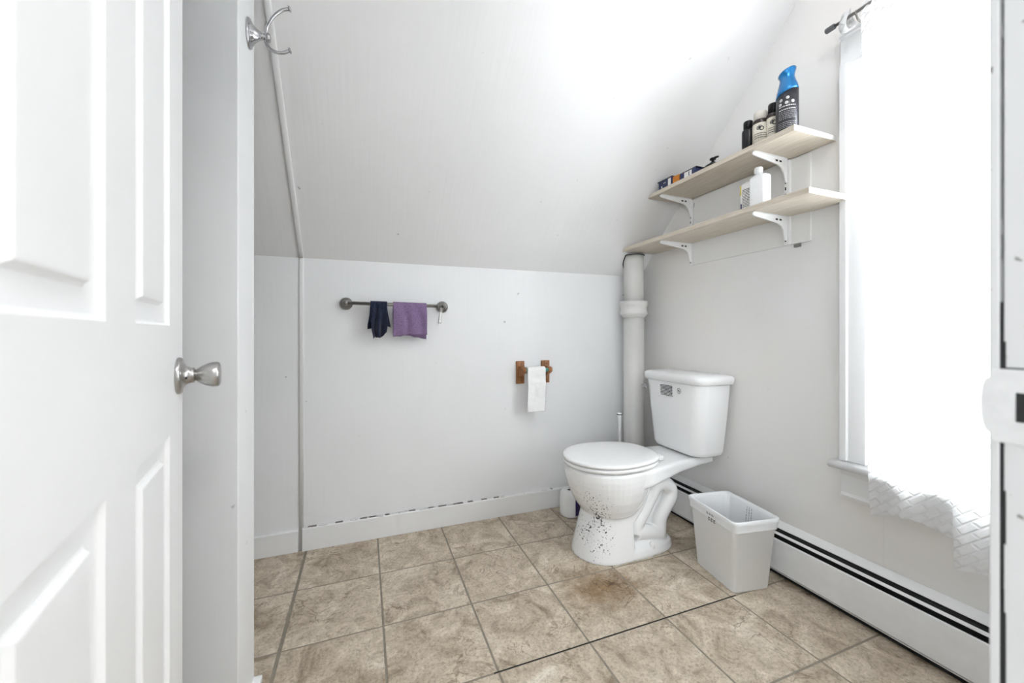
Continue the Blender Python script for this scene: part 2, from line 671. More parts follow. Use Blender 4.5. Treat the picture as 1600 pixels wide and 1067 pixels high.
M['brown_black'] = plain('brown_black', (0.035, 0.02, 0.016), 0.3)
M['navy_card'] = plain('navy_card', (0.025, 0.035, 0.10), 0.45, var=0.2)
M['orange_card'] = plain('orange_card', (0.62, 0.22, 0.02), 0.45, var=0.15)
M['white_card'] = plain('white_card', (0.78, 0.78, 0.76), 0.5)
M['yellow_card'] = plain('yellow_card', (0.62, 0.52, 0.10), 0.5)
M['violet'] = plain('violet_label', (0.03, 0.012, 0.10), 0.45)
M['rubber'] = plain('grey_rubber', (0.11, 0.115, 0.12), 0.6)

XW = 1.61          # room face of the window wall
YB = 1.99          # room face of the low back wall
FRONT0, FRONT1 = 0.05, 0.166   # door wall


def ceil_z(x, y):
    def pw(k, y):
        for (y0, z0), (y1, z1) in zip(k, k[1:]):
            if y >= y1:
                return z0 + (z1 - z0) * (y - y0) / (y1 - y0)
        (y0, z0), (y1, z1) = k[-2:]
        return z0 + (z1 - z0) * (y - y0) / (y1 - y0)
    left = pw([(2.10, 1.218), (1.99, 1.322), (1.322, 1.955)], y)
    right = pw([(2.10, 1.20), (1.99, 1.330), (1.80, 1.550), (1.457, 1.891), (1.048, 2.303)], y)
    t = (x + 0.267) / 1.877
    return left + (right - left) * t


# ------------------------------------------------------------------ floor with tiles
TX0, TY0, TS = -0.2457, 1.6821, 0.3048
b = MB().box(-1.62, 1.75, 0.05, 2.10, -0.05, -0.0014).box(-2.60, 1.75, -1.35, 0.05, -0.05, -0.0014)
floor = struct(b.build('floor', M['grout']))
tile_cache = {}


def tile_mesh(w, d):
    key = (round(w, 4), round(d, 4))
    if key not in tile_cache:
        c, t = 0.0012, 0.0040
        b = MB()
        hx, hy = w / 2, d / 2
        rings = [[(-hx, -hy, -t), (hx, -hy, -t), (hx, hy, -t), (-hx, hy, -t)],
                 [(-hx, -hy, -c), (hx, -hy, -c), (hx, hy, -c), (-hx, hy, -c)],
                 [(-hx + c, -hy + c, 0), (hx - c, -hy + c, 0), (hx - c, hy - c, 0), (-hx + c, hy - c, 0)]]
        b.loft(rings)
        me = bpy.data.meshes.new('tile')
        me.from_pydata(b.v, [], b.f)
        me.materials.append(M['tile'])
        tile_cache[key] = me
    return tile_cache[key]


xs = [-1.6] + [TX0 + TS * i for i in range(-4, 7)] + [1.608]
ys = [-1.30] + [TY0 - TS * j for j in range(8, -1, -1)] + [1.988]
for i in range(len(xs) - 1):
    for j in range(len(ys) - 1):
        gx = 0.0065 if abs(xs[i] - TX0) > 0.01 else 0.0110
        gx1 = 0.0065 if abs(xs[i + 1] - TX0) > 0.01 else 0.0110
        gy = gy1 = 0.0065
        x0, x1 = xs[i] + gx / 2, xs[i + 1] - gx1 / 2
        y0, y1 = ys[j] + gy / 2, ys[j + 1] - gy1 / 2
        o = bpy.data.objects.new('tile', tile_mesh(x1 - x0, y1 - y0))
        COL.objects.link(o)
        o.parent = floor
        o.location = ((x0 + x1) / 2, (y0 + y1) / 2, random.uniform(-0.0002, 0.0002))
ysm = TY0 - 2 * TS
seam = MB().box(0.35, 1.30, ysm - 0.0012, ysm + 0.0012, -0.0014, 0.0003).build('seam', M['seam'], floor)
seam['label'] = 'thin black open seam across the floor'

# ------------------------------------------------------------------ walls and ceiling
wb = MB().box(-1.62, XW + 0.12, YB, YB + 0.08, -0.05, 1.36)
struct(wb.build('wall_back', M['wall']))

# sloping ceiling (slightly warped, with thickness) and flat part above
b = MB()
NX, NY = 24, 30
def top_y(x):
    lo, hi = 0.6, 1.4
    for _ in range(40):
        mid = (lo + hi) / 2
        if ceil_z(x, mid) > 2.45: lo = mid
        else: hi = mid
    return lo
def cs(u, v, off=0.0):
    x = -1.62 + u * (XW + 0.10 + 1.62)
    y1 = top_y(x)
    y = YB + 0.0 + v * (y1 - YB)
    return (x, y + off, ceil_z(x, y) + off)
b.grid(lambda u, v: cs(u, v), NX, NY)
n0 = len(b.v)
b.grid(lambda u, v: cs(u, v, 0.06), NX, NY)
ceil_o = struct(b.build('ceiling', M['ceil'], smooth=30, fix=False))
b = MB().box(-1.62, XW + 0.10, 0.05, 0.98, 2.45, 2.52).box(-2.60, XW + 0.10, -1.35, 0.05, 2.45, 2.52)
struct(b.build('ceiling', M['ceil']))

# window wall (gable) with its opening
WY0, WY1, WZ0, WZ1 = 0.285, 0.818, 0.535, 1.930
b = MB()
def gable_prism(y0, y1, z0=-0.05):
    n = 8
    pts = [(y0, z0), (y1, z0)]
    for k in range(n + 1):
        y = y1 + (y0 - y1) * k / n
        pts.append((y, min(ceil_z(XW, y) + 0.02, 2.5) if y > 0.8 else 2.5))
    b.prism(pts, 'x', XW, XW + 0.12)
gable_prism(WY1, YB + 0.08)
b.prism([(WY0, WZ1), (WY1, WZ1), (WY1, 2.5), (WY0, 2.5)], 'x', XW, XW + 0.12)
b.prism([(WY0, -0.05), (WY1, -0.05), (WY1, WZ0), (WY0, WZ0)], 'x', XW, XW + 0.12)
b.prism([(-1.35, -0.05), (WY0, -0.05), (WY0, 2.5), (-1.35, 2.5)], 'x', XW, XW + 0.12)
wall_right = struct(b.build('wall_right', M['wall_warm']))
pj = MB().box(XW - 0.0008, XW + 0.001, 0.775, 0.7775, 0.20, 0.40).build('panel_joint', M['board'], wall_right)

# left wall, landing walls
struct(MB().box(-1.74, -1.62, 0.05, 2.07, -0.05, 2.5).box(-2.72, -2.60, -1.47, 0.17, -0.05, 2.5).box(-2.60, -1.74, 0.05, 0.17, -0.05, 2.5).build('wall_left', M['wall']))
b = MB().box(-2.60, -2.35, -1.47, -1.35, -0.05, 2.5).box(-0.75, XW + 0.12, -1.47, -1.35, -0.05, 2.5)
b.box(-2.35, -0.75, -1.47, -1.35, -0.05, 0.55).box(-2.35, -0.75, -1.47, -1.35, 2.05, 2.5)
struct(b.build('wall_landing', M['wall']))
w2 = bpy.data.objects.new('fill_window', None)  # unseen window, added so fill light comes in through the doorway
COL.objects.link(w2)
w2.location = (-1.55, -1.41, 0.55)
struct(w2, 'wide white-framed window added to the unseen landing to let in fill light')
b = MB().box(-2.35, -2.30, -1.44, -1.38, 0.55, 2.05).box(-0.80, -0.75, -1.44, -1.38, 0.55, 2.05).box(-2.30, -0.80, -1.44, -1.38, 0.55, 0.60).box(-2.30, -0.80, -1.44, -1.38, 2.00, 2.05).box(-1.57, -1.53, -1.44, -1.38, 0.60, 2.00)
b.build('window_frame', M['trim'], w2)
for x0, x1 in ((-2.30, -1.57), (-1.53, -0.80)):
    MB().box(x0, x1, -1.412, -1.408, 0.60, 2.00).build('pane', M['glass'], w2)

# door wall
HX = -0.183       # hinge side of the opening
JX = 0.495        # strike side of the opening
b = MB()
b.box(-1.62, HX - 0.03, FRONT0, FRONT1 - 0.002, -0.05, 2.45)
b.box(JX + 0.035, XW, FRONT0, FRONT1 - 0.002, -0.05, 2.45)
b.box(HX - 0.03, JX + 0.035, FRONT0, FRONT1 - 0.002, 2.06, 2.45)
struct(b.build('wall_front', M['wall']))

# short partition beside the door, its end facing the room
PX, PY0, PY1 = -0.289, 1.131, 1.279
pts = [(PY0, -0.02), (PY1, -0.02), (PY1, ceil_z(PX, PY1) + 0.02), (PY0, ceil_z(PX, PY0) + 0.02)]
struct(MB().prism(pts, 'x', -1.62, PX).build('wall_partition', M['wall'], bevel=0.002))
struct(MB().box(PX - 0.02, PX + 0.021, PY0 + 0.01, PY1 - 0.003, 0, 0.022).build('trim_3', M['trim'], bevel=0.003),
       'small white shoe moulding at the foot of the partition')

# ------------------------------------------------------------------ baseboards, battens
struct(MB().prism([(1.972, 0.0), (YB, 0.0), (YB, 0.104), (1.976, 0.104), (1.972, 0.100)], 'x', -0.262, 1.50).build('baseboard_back', M['trim'], bevel=0.0015))
struct(MB().prism([(1.975, 0.0), (YB, 0.0), (YB, 0.097), (1.979, 0.097), (1.975, 0.093)], 'x', -1.60, -0.279).build('baseboard_left', M['trim'], bevel=0.0015))
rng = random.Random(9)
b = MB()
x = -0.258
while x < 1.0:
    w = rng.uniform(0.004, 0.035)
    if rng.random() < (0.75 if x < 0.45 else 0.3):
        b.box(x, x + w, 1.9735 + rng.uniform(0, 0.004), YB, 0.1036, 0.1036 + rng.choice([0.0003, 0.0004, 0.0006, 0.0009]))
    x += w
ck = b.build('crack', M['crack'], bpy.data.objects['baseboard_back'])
b = MB()
n = 9
prof = [(-0.0105 * math.cos(PI * k / (n - 1)), 0.007 * math.sin(PI * k / (n - 1)) ** 0.3 if 0 < k < n - 1 else 0) for k in range(n)]
bx = -0.2665
b.loft([[(bx + p[0], YB + 0.001 - p[1], z) for p in prof] for z in (0.0, 1.30, ceil_z(bx, YB - 0.01))])
t1 = b.build('trim_1', M['trim'], smooth=60)
struct(t1, 'narrow white half-round batten running up the back wall')
b = MB()
rings = []
for k in range(12):
    y = YB - 0.004 - k * 0.085
    w = 1.0
    zc = ceil_z(bx, y)
    nrm = Vector((0, -0.69, -0.725))
    rings.append([Vector((bx + p[0] * w, y, zc)) + nrm * (p[1] * 1.0) for p in prof])
b.loft(rings)
struct(b.build('trim_2', M['trim'], smooth=60), 'white half-round batten running up the sloping ceiling')

# ------------------------------------------------------------------ window
win = bpy.data.objects.new('window_1', None)
COL.objects.link(win)
win.location = (XW, (WY0 + WY1) / 2, WZ0)
struct(win, 'tall double-hung window in white casing behind the sheer curtain')
cw = 0.073
b = MB()
def casing_profile(side):
    # stepped casing: flat with a raised back band on the outer edge
    s = side
    return [(0, 0), (0, -0.016), (0.050 * s, -0.018), (0.052 * s, -0.026), (cw * s, -0.026), (cw * s, 0)]
for s, y in ((1, WY1), (-1, WY0)):
    pl = [(XW + p[1], y + p[0]) for p in casing_profile(s)]
    MB().prism(pl, 'z', WZ0 - 0.005, WZ1 + 0.0).build('casing', M['trim'], win, bevel=0.0015)
MB().prism([(XW, WZ1), (XW - 0.018, WZ1), (XW - 0.018, WZ1 + 0.095), (XW - 0.028, WZ1 + 0.097), (XW - 0.028, WZ1 + 0.113), (XW, WZ1 + 0.113)], 'y', WY0 - cw, WY1 + cw).build('casing', M['trim'], win, bevel=0.0015)
MB().prism([(XW + 0.06, WZ0 - 0.03), (XW - 0.056, WZ0 - 0.03), (XW - 0.062, WZ0 - 0.022), (XW - 0.062, WZ0 - 0.013), (XW - 0.054, WZ0 - 0.006), (XW + 0.06, WZ0 - 0.004)], 'y', WY0 - cw - 0.02, WY1 + cw + 0.017).build('sill', M['trim'], win, smooth=30)
MB().prism([(XW, WZ0 - 0.03), (XW - 0.030, WZ0 - 0.03), (XW - 0.030, WZ0 - 0.040), (XW - 0.020, WZ0 - 0.055), (XW - 0.020, WZ0 - 0.115), (XW - 0.026, WZ0 - 0.125), (XW - 0.020, WZ0 - 0.137), (XW, WZ0 - 0.137)], 'y', WY0 - cw + 0.004, WY1 + cw - 0.004).build('apron', M['trim'], win, bevel=0.001)
b = MB()
b.box(XW, XW + 0.12, WY1 - 0.012, WY1, WZ0, WZ1).box(XW, XW + 0.12, WY0, WY0 + 0.012, WZ0, WZ1).box(XW, XW + 0.12, WY0, WY1, WZ1 - 0.012, WZ1)
b.build('window_frame', M['trim'], win)
zm = (WZ0 + WZ1) / 2
for x0, z0, z1 in ((XW + 0.03, WZ0, zm + 0.02), (XW + 0.07, zm - 0.02, WZ1)):
    b = MB()
    y0, y1 = WY0 + 0.012, WY1 - 0.012
    b.box(x0, x0 + 0.035, y0, y0 + 0.045, z0, z1).box(x0, x0 + 0.035, y1 - 0.045, y1, z0, z1)
    b.box(x0, x0 + 0.035, y0 + 0.045, y1 - 0.045, z0, z0 + 0.05).box(x0, x0 + 0.035, y0 + 0.045, y1 - 0.045, z1 - 0.04, z1)
    sash = b.build('sash', M['trim'], win)
    MB().box(x0 + 0.015, x0 + 0.019, y0 + 0.04, y1 - 0.04, z0 + 0.045, z1 - 0.035).build('pane', M['glass'], sash)

# ------------------------------------------------------------------ door, six panels, swung into the room
TH = math.radians(-10.9)
D = Vector((math.sin(TH), math.cos(TH), 0))
NRM = Vector((D.y, -D.x, 0))
EDGE = Vector((-0.32045, 0.90676, 0))
DW = 0.71
UP = Vector((0, 0, 1))
door = bpy.data.objects.new('door_1', None)
COL.objects.link(door)
door.location = (EDGE - D * DW)
struct(door, 'white six-panel door standing open, with a brushed nickel knob')
def dp(s, z, n):      # s measured back from the free edge
    return EDGE - D * s + UP * z + NRM * n
def dbox(b, s0, s1, z0, z1, n0, n1):
    c = [dp(s0, z0, n0), dp(s1, z0, n0), dp(s1, z0, n1), dp(s0, z0, n1), dp(s0, z1, n0), dp(s1, z1, n0), dp(s1, z1, n1), dp(s0, z1, n1)]
    b.add(c, [(0, 1, 2, 3), (7, 6, 5, 4), (0, 4, 5, 1), (1, 5, 6, 2), (2, 6, 7, 3), (3, 7, 4, 0)])
cols = [(0.108, 0.296), (0.399, 0.597)]
rows = [(0.21, 0.8125), (0.993, 1.56), (1.66, 1.89)]
for s0, s1 in ((0.0, 0.108), (0.296, 0.399), (0.597, DW)):
    b = MB(); dbox(b, s0, s1, 0.012, 2.02, -0.035, 0)
    b.build('stile', M['door'], door)
for z0, z1 in ((0.012, 0.21), (0.8125, 0.993), (1.56, 1.66), (1.89, 2.02)):
    for s0, s1 in cols:
        b = MB(); dbox(b, s0, s1, z0, z1, -0.035, 0)
        b.build('rail', M['door'], door)
for s0, s1 in cols:
    for z0, z1 in rows:
        b = MB()
        rings = []
        for ins, n in ((0, -0.030), (0, -0.0002), (0.003, -0.0055), (0.006, -0.0065), (0.0305, -0.0075), (0.0335, -0.0055), (0.0365, -0.0012), (0.039, -0.0008)):
            rings.append([dp(s0 + ins, z0 + ins, n), dp(s1 - ins, z0 + ins, n), dp(s1 - ins, z1 - ins, n), dp(s0 + ins, z1 - ins, n)])
        b.loft(rings)
        b.build('panel', M['door'], door)
kz = 0.9045
kc = dp(0.0412, kz, 0)
b = MB().lathe([(0.001, 0), (0.0327, 0.0), (0.0330, 0.003), (0.031, 0.0065), (0.023, 0.009), (0.0165, 0.0125), (0.0140, 0.019), (0.0135, 0.0235), (0.001, 0.024)], kc, NRM, 40)
rose = b.build('rosette', M['nickel'], door, smooth=35)
b = MB().lathe([(0.0105, 0.022), (0.0105, 0.0265), (0.0125, 0.0285), (0.0165, 0.034), (0.0205, 0.042), (0.0228, 0.050), (0.0232, 0.0555), (0.0215, 0.0595), (0.017, 0.0615), (0.001, 0.062)], kc, NRM, 40)
b.build('knob', M['nickel'], door, smooth=50)
b = MB().lathe([(0.001, 0.0), (0.0022, 0.0), (0.0022, 0.0008), (0.001, 0.0009)], kc + NRM * 0.0132 + Vector((0.0, 0, -0.0035)) - D * 0.0155, -D + NRM * 0.35, 10)
b.build('release_hole', M['dark'], rose)

# jambs of the doorway: strike side (right) with plate, hinge side and head
jm = bpy.data.objects.new('trim_4', None)
COL.objects.link(jm)
jm.location = (JX, 0.11, 0)
struct(jm, 'white door jamb with flaking paint and a painted-over strike plate')
b = MB()
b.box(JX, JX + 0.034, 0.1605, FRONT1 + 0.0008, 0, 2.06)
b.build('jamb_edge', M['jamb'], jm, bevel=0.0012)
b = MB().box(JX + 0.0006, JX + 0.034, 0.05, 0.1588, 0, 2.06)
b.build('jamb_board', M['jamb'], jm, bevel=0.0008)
# ragged dark crack between them
b, b_up = MB(), MB()
prev = None
rng = random.Random(3)
zz = 0.0
while zz < 2.05:
    h = rng.uniform(0.01, 0.05)
    w = rng.choice([-0.0004, 0.0002, 0.0004, 0.0006, 0.0014]) if zz < 0.98 else rng.choice([-0.0012, -0.001, -0.0006])
    (b if zz < 0.98 else b_up).box(JX + 0.0002, JX + 0.004, 0.1588 - w, 0.1606, zz, min(zz + h, 2.05))
    zz += h
b_up.build('crack', M['grey_ink'], jm)
b.build('crack', M['dark'], jm)
b = MB()
rings = []
zc, hz = 0.9205, 0.0305
outl = []
for k in range(13):
    a = -PI / 2 + PI * k / 12
    outl.append((FRONT1 + 0.0002 + 0.0050 * math.cos(a) ** 0.8, zc + 0.0235 * math.sin(a)))
poly = [(0.120, zc - hz), (FRONT1 - 0.001, zc - hz)] + outl + [(FRONT1 - 0.001, zc + hz), (0.120, zc + hz)]
b.prism(poly, 'x', JX - 0.0014, JX + 0.0004)
plate = b.build('strike_plate', M['plate'], jm, bevel=0.0005)
b = MB().box(JX - 0.0018, JX - 0.0008, 0.134, 0.1515, zc - 0.0118, zc + 0.0118)
b.build('latch_hole', M['dark'], plate)
b = MB().box(JX - 0.0003, JX + 0.001, 0.118, 0.1600, zc + hz, zc + hz + 0.0014)
b.build('mortise_gap', M['dark'], plate)
for zsc in (zc + 0.022, zc - 0.022):
    MB().lathe([(0.001, 0), (0.0035, 0), (0.003, 0.0008), (0.001, 0.001)], (JX - 0.0014, 0.143, zsc), (-1, 0, 0), 12).build('screw', M['steel_white'], plate)
struct(MB().box(HX - 0.03, HX, FRONT0, FRONT1, 0, 2.06).build('trim_5', M['trim'], bevel=0.001), 'hinge-side door jamb')
struct(MB().box(HX, JX, FRONT0, FRONT1, 2.03, 2.06).build('trim_6', M['trim'], bevel=0.001), 'head of the door frame')

# ------------------------------------------------------------------ fill lamp added under the ceiling, above the frame
def glow_material(name, col, strength):
    m, N, L, P = new_mat(name)
    P.inputs['Base Color'].default_value = (0.9, 0.9, 0.9, 1)
    P.inputs['Emission Color'].default_value = (*col, 1)
    P.inputs['Emission Strength'].default_value = strength
    return m
lamp = thing('fill_lamp', 'round opal glass fill lamp added under the bathroom ceiling, out of view', 'lamp', (0.95, 0.36, 2.45))
MB().lathe([(0.001, 0), (0.085, 0), (0.085, -0.02), (0.06, -0.035), (0.001, -0.035)], (0.95, 0.36, 2.45), n=32).build('base', M['nickel'], lamp, smooth=40)
MB().lathe([(0.05, -0.03), (0.085, -0.05), (0.105, -0.085), (0.105, -0.115), (0.08, -0.155), (0.04, -0.175), (0.001, -0.178)], (0.95, 0.36, 2.45), n=32).build('glass_globe', glow_material('opal_glow', (1.0, 0.995, 0.985), 8.5), lamp, smooth=60)

# ------------------------------------------------------------------ robe hook on the partition end
hk = thing('robe_hook', 'polished chrome double robe hook on the end of the partition', 'hook', (PX, 1.219, 1.778))
o = Vector((PX, 1.219, 1.778))
b = MB().lathe([(0.001, 0), (0.040, 0), (0.040, 0.003), (0.0375, 0.006), (0.034, 0.0065), (0.032, 0.0085), (0.024, 0.013), (0.016, 0.021), (0.0115, 0.028), (0.0105, 0.030), (0.001, 0.030)], o, (1, 0, 0), 36, sx=0.72, sy=1)
b.build('back_plate', M['chrome'], hk, smooth=35)
b = MB().lathe([(0.006, 0.028), (0.0095, 0.029), (0.0098, 0.031), (0.007, 0.033), (0.0085, 0.035), (0.0085, 0.037), (0.006, 0.038), (0.0095, 0.041), (0.0115, 0.046), (0.0095, 0.051), (0.001, 0.053)], o, (1, 0, 0), 24)
b.build('finial', M['chrome'], hk, smooth=40)
up = spline([(PX + 0.040, 1.219, 1.780), (PX + 0.044, 1.219, 1.807), (PX + 0.058, 1.219, 1.838), (PX + 0.078, 1.219, 1.861), (PX + 0.095, 1.219, 1.870)], 6)
b = MB().tube(up, 0.0042, 12)
b.lathe([(0.001, 0), (0.0075, 0.0), (0.0080, 0.002), (0.0055, 0.0045), (0.001, 0.005)], up[-1], (0.9, 0, 0.35), 16)
b.build('upper_arm', M['chrome'], hk, smooth=50)
lo = spline([(PX + 0.040, 1.219, 1.778), (PX + 0.041, 1.219, 1.764), (PX + 0.050, 1.219, 1.750), (PX + 0.066, 1.219, 1.744), (PX + 0.083, 1.219, 1.747), (PX + 0.096, 1.219, 1.756)], 6)
b = MB().tube(lo, 0.0042, 12)
b.lathe([(0.001, 0), (0.0075, 0.0), (0.0080, 0.002), (0.0055, 0.0045), (0.001, 0.005)], lo[-1], (0.9, 0, 0.35), 16)
b.build('lower_arm', M['chrome'], hk, smooth=50)

# ------------------------------------------------------------------ baseboard heater
HY0, HY1 = 0.172, 1.815
ht = thing('baseboard_heater', 'long white metal baseboard heater with black louvre slots under the window', 'heater', (XW, HY0, 0))
MB().prism([(XW, 0.026), (XW - 0.004, 0.026), (XW - 0.004, 0.203), (XW, 0.206)], 'y', HY0, HY1).build('back_panel', M['heater'], ht)
MB().prism([(XW - 0.001, 0.2065), (XW - 0.004, 0.2065), (XW - 0.027, 0.187), (XW - 0.027, 0.1845), (XW - 0.001, 0.203)], 'y', HY0, HY1).build('top_hood', M['heater'], ht)
MB().prism([(XW - 0.0345, 0.1715), (XW - 0.041, 0.1655), (XW - 0.041, 0.163), (XW - 0.030, 0.166)], 'y', HY0, HY1).build('damper', M['steel_white'], ht)
MB().prism([(XW - 0.060, 0.030), (XW - 0.060, 0.150), (XW - 0.0575, 0.1535), (XW - 0.055, 0.1535), (XW - 0.0575, 0.149), (XW - 0.0575, 0.034), (XW - 0.045, 0.032), (XW - 0.045, 0.029)], 'y', HY0, HY1).build('front_panel', M['heater'], ht)
MB().box(XW - 0.054, XW - 0.005, HY0 + 0.01, HY1 - 0.01, 0.06, 0.145).build('fin_core', M['dark'], ht)
MB().box(XW - 0.033, XW - 0.004, HY0, HY1, 0.145, 0.180).build('slot_back', M['dark'], ht)
MB().tube([(XW - 0.048, HY0, 0.019), (XW - 0.048, HY1, 0.019)], 0.0025, 6).build('lower_wire', M['heater'], ht)
MB().box(XW - 0.040, XW - 0.002, HY0, HY1, 0.001, 0.028).build('kick_gap_shade', M['dark'], ht)  # black block painting in the shade of the gap under the heater
MB().prism([(XW, 0.026), (XW - 0.061, 0.026), (XW - 0.061, 0.152), (XW - 0.03, 0.190), (XW - 0.003, 0.208), (XW, 0.208)], 'y', HY1, HY1 + 0.004).build('end_cap', M['heater'], ht)

# ------------------------------------------------------------------ toilet
TYC = 1.52
def tp(a, bb, z):
    return Vector((XW - a, TYC - bb, z))
toilet = thing('toilet', 'white two-piece toilet with closed lid and grimy bowl, backed to the window wall', 'toilet', (1.15, TYC, 0))
def egg(af, ab, w, am, z, n=48, nb=3.0):
    out = []
    for i in range(n):
        t = 2 * PI * i / n
        c, s = math.cos(t), math.sin(t)
        if c >= 0:
            out.append(tp(am + (af - am) * c, w * s, z))
        else:
            e = 2 / nb
            out.append(tp(am - (am - ab) * abs(c) ** e, w * math.copysign(abs(s) ** e, s), z))
    return out
b = MB()
# pedestal shell
b.loft([egg(*q, nb=7.0) for q in [(0.737, 0.500, 0.138, 0.595, 0.0), (0.736, 0.500, 0.138, 0.595, 0.012), (0.730, 0.500, 0.132, 0.592, 0.04), (0.714, 0.500, 0.123, 0.580, 0.10), (0.700, 0.497, 0.117, 0.570, 0.15),
                          (0.690, 0.455, 0.114, 0.560, 0.185), (0.686, 0.425, 0.113, 0.555, 0.225), (0.684, 0.405, 0.113, 0.55, 0.27), (0.68, 0.395, 0.112, 0.545, 0.33)]])
# bowl
b.loft([egg(q[0], q[1], q[2], q[3], q[4], nb=2.4) for q in [(0.60, 0.54, 0.03, 0.57, 0.150), (0.655, 0.485, 0.088, 0.57, 0.163), (0.692, 0.450, 0.128, 0.575, 0.190), (0.718, 0.425, 0.150, 0.58, 0.225), (0.740, 0.41, 0.166, 0.58, 0.265),
                          (0.756, 0.40, 0.176, 0.58, 0.305), (0.765, 0.39, 0.181, 0.58, 0.335), (0.768, 0.385, 0.183, 0.58, 0.36), (0.767, 0.385, 0.182, 0.58, 0.385), (0.760, 0.385, 0.176, 0.58, 0.393)]])
# deck under the tank
def deck_ring(a, w, z0, z1, n=10):
    r = 0.016
    pts = []
    for (cx, cz, a0) in ((w - r, z1 - r, 0), (-(w - r), z1 - r, PI / 2), (-(w - r), z0 + r, PI), (w - r, z0 + r, 1.5 * PI)):
        for k in range(4):
            t = a0 + PI / 2 * k / 3
            pts.append(tp(a, cx + r * math.cos(t), cz + r * math.sin(t)))
    return pts
b.loft([deck_ring(0.055, 0.118, 0.362, 0.398), deck_ring(0.14, 0.120, 0.358, 0.398), deck_ring(0.26, 0.130, 0.343, 0.397), deck_ring(0.36, 0.150, 0.328, 0.396), deck_ring(0.44, 0.168, 0.318, 0.395), deck_ring(0.52, 0.172, 0.31, 0.394)])
# core and rear foot
for w0, poly in ((0.054, [(0.318, 0.0), (0.318, 0.14), (0.262, 0.20), (0.262, 0.26), (0.295, 0.30), (0.255, 0.34), (0.255, 0.37), (0.52, 0.37), (0.52, 0.0)]),):
    b.add([tp(p[0], -w0, p[1]) for p in poly] + [tp(p[0], w0, p[1]) for p in poly],
          [tuple(range(len(poly))), tuple(reversed(range(len(poly), 2 * len(poly))))] + [(i, i + len(poly), (i + 1) % len(poly) + len(poly), (i + 1) % len(poly)) for i in range(len(poly))])
b.loft([egg(*q, nb=3.2) for q in [(0.66, 0.258, 0.137, 0.50, 0.0), (0.66, 0.256, 0.138, 0.50, 0.012), (0.655, 0.262, 0.131, 0.50, 0.032), (0.64, 0.285, 0.108, 0.50, 0.050), (0.62, 0.31, 0.07, 0.50, 0.06)]])
for sgn in (1, -1):
    path = spline([(0.468, 0.085, 0), (0.462, 0.125, 0), (0.425, 0.180, 0), (0.388, 0.235, 0), (0.358, 0.277, 0), (0.315, 0.288, 0), (0.276, 0.262, 0), (0.272, 0.222, 0), (0.300, 0.180, 0), (0.330, 0.135, 0), (0.336, 0.085, 0), (0.336, 0.02, 0)], 5)
    b.tube([tp(p.x, sgn * 0.070, p.y) for p in path], 0.0335, 16)
    path = spline([(0.470, 0.088, 0), (0.43, 0.083, 0), (0.38, 0.070, 0), (0.335, 0.06, 0)], 5)
    b.tube([tp(p.x, sgn * 0.074, p.y) for p in path], 0.034, 16)
    # closes the pocket behind the bend
raw = b.build('bowl', M['china'], toilet)
md = raw.modifiers.new('blend', 'REMESH'); md.mode = 'VOXEL'; md.voxel_size = 0.004
md = raw.modifiers.new('soft', 'SMOOTH'); md.factor = 0.5; md.iterations = 2
dg = bpy.context.evaluated_depsgraph_get()
me = bpy.data.meshes.new_from_object(raw.evaluated_get(dg))
raw.modifiers.clear()
raw.data = me
me.polygons.foreach_set('use_smooth', [True] * len(me.polygons))
raw['label'] = 'white china bowl and pedestal with dark specks of dirt'
# seat ring and lid
def seat_outline(af, ab, w, z, n=64):
    return egg(af, ab, w, 0.585, z, n, nb=2.5)
b = MB().loft([seat_outline(0.755, 0.350, 0.166, 0.391), seat_outline(0.760, 0.347, 0.170, 0.3975), seat_outline(0.774, 0.342, 0.181, 0.4005), seat_outline(0.774, 0.342, 0.181, 0.410), seat_outline(0.770, 0.345, 0.178, 0.4135)])
b.build('seat', M['seat'], toilet, smooth=50)
b = MB().loft([seat_outline(0.762, 0.350, 0.170, 0.4145), seat_outline(0.766, 0.346, 0.174, 0.4175), seat_outline(0.775, 0.340, 0.182, 0.4200), seat_outline(0.775, 0.340, 0.182, 0.428), seat_outline(0.770, 0.345, 0.178, 0.4320), seat_outline(0.755, 0.358, 0.164, 0.4345), seat_outline(0.70, 0.41, 0.12, 0.4355)])
b.build('seat_lid', M['seat'], toilet, smooth=50)
for s in (1, -1):
    b = MB().lathe([(0.001, 0), (0.014, 0), (0.015, 0.008), (0.012, 0.018), (0.001, 0.022)], tp(0.335, s * 0.075, 0.3965), (0, 0, 1), 16)
    b.box(XW - 0.352, XW - 0.325, TYC - s * 0.075 - 0.016, TYC - s * 0.075 + 0.016, 0.400, 0.418)
    b.build('hinge', M['seat'], toilet, smooth=40, bevel=0.002)
    b = MB().lathe([(0.012, 0.0), (0.0125, 0.006), (0.0115, 0.018), (0.007, 0.025), (0.001, 0.027)], tp(0.415, s * 0.118, 0.030), (0, 0, 1), 18)
    b.build('bolt_cap', M['seat'], toilet, smooth=60)
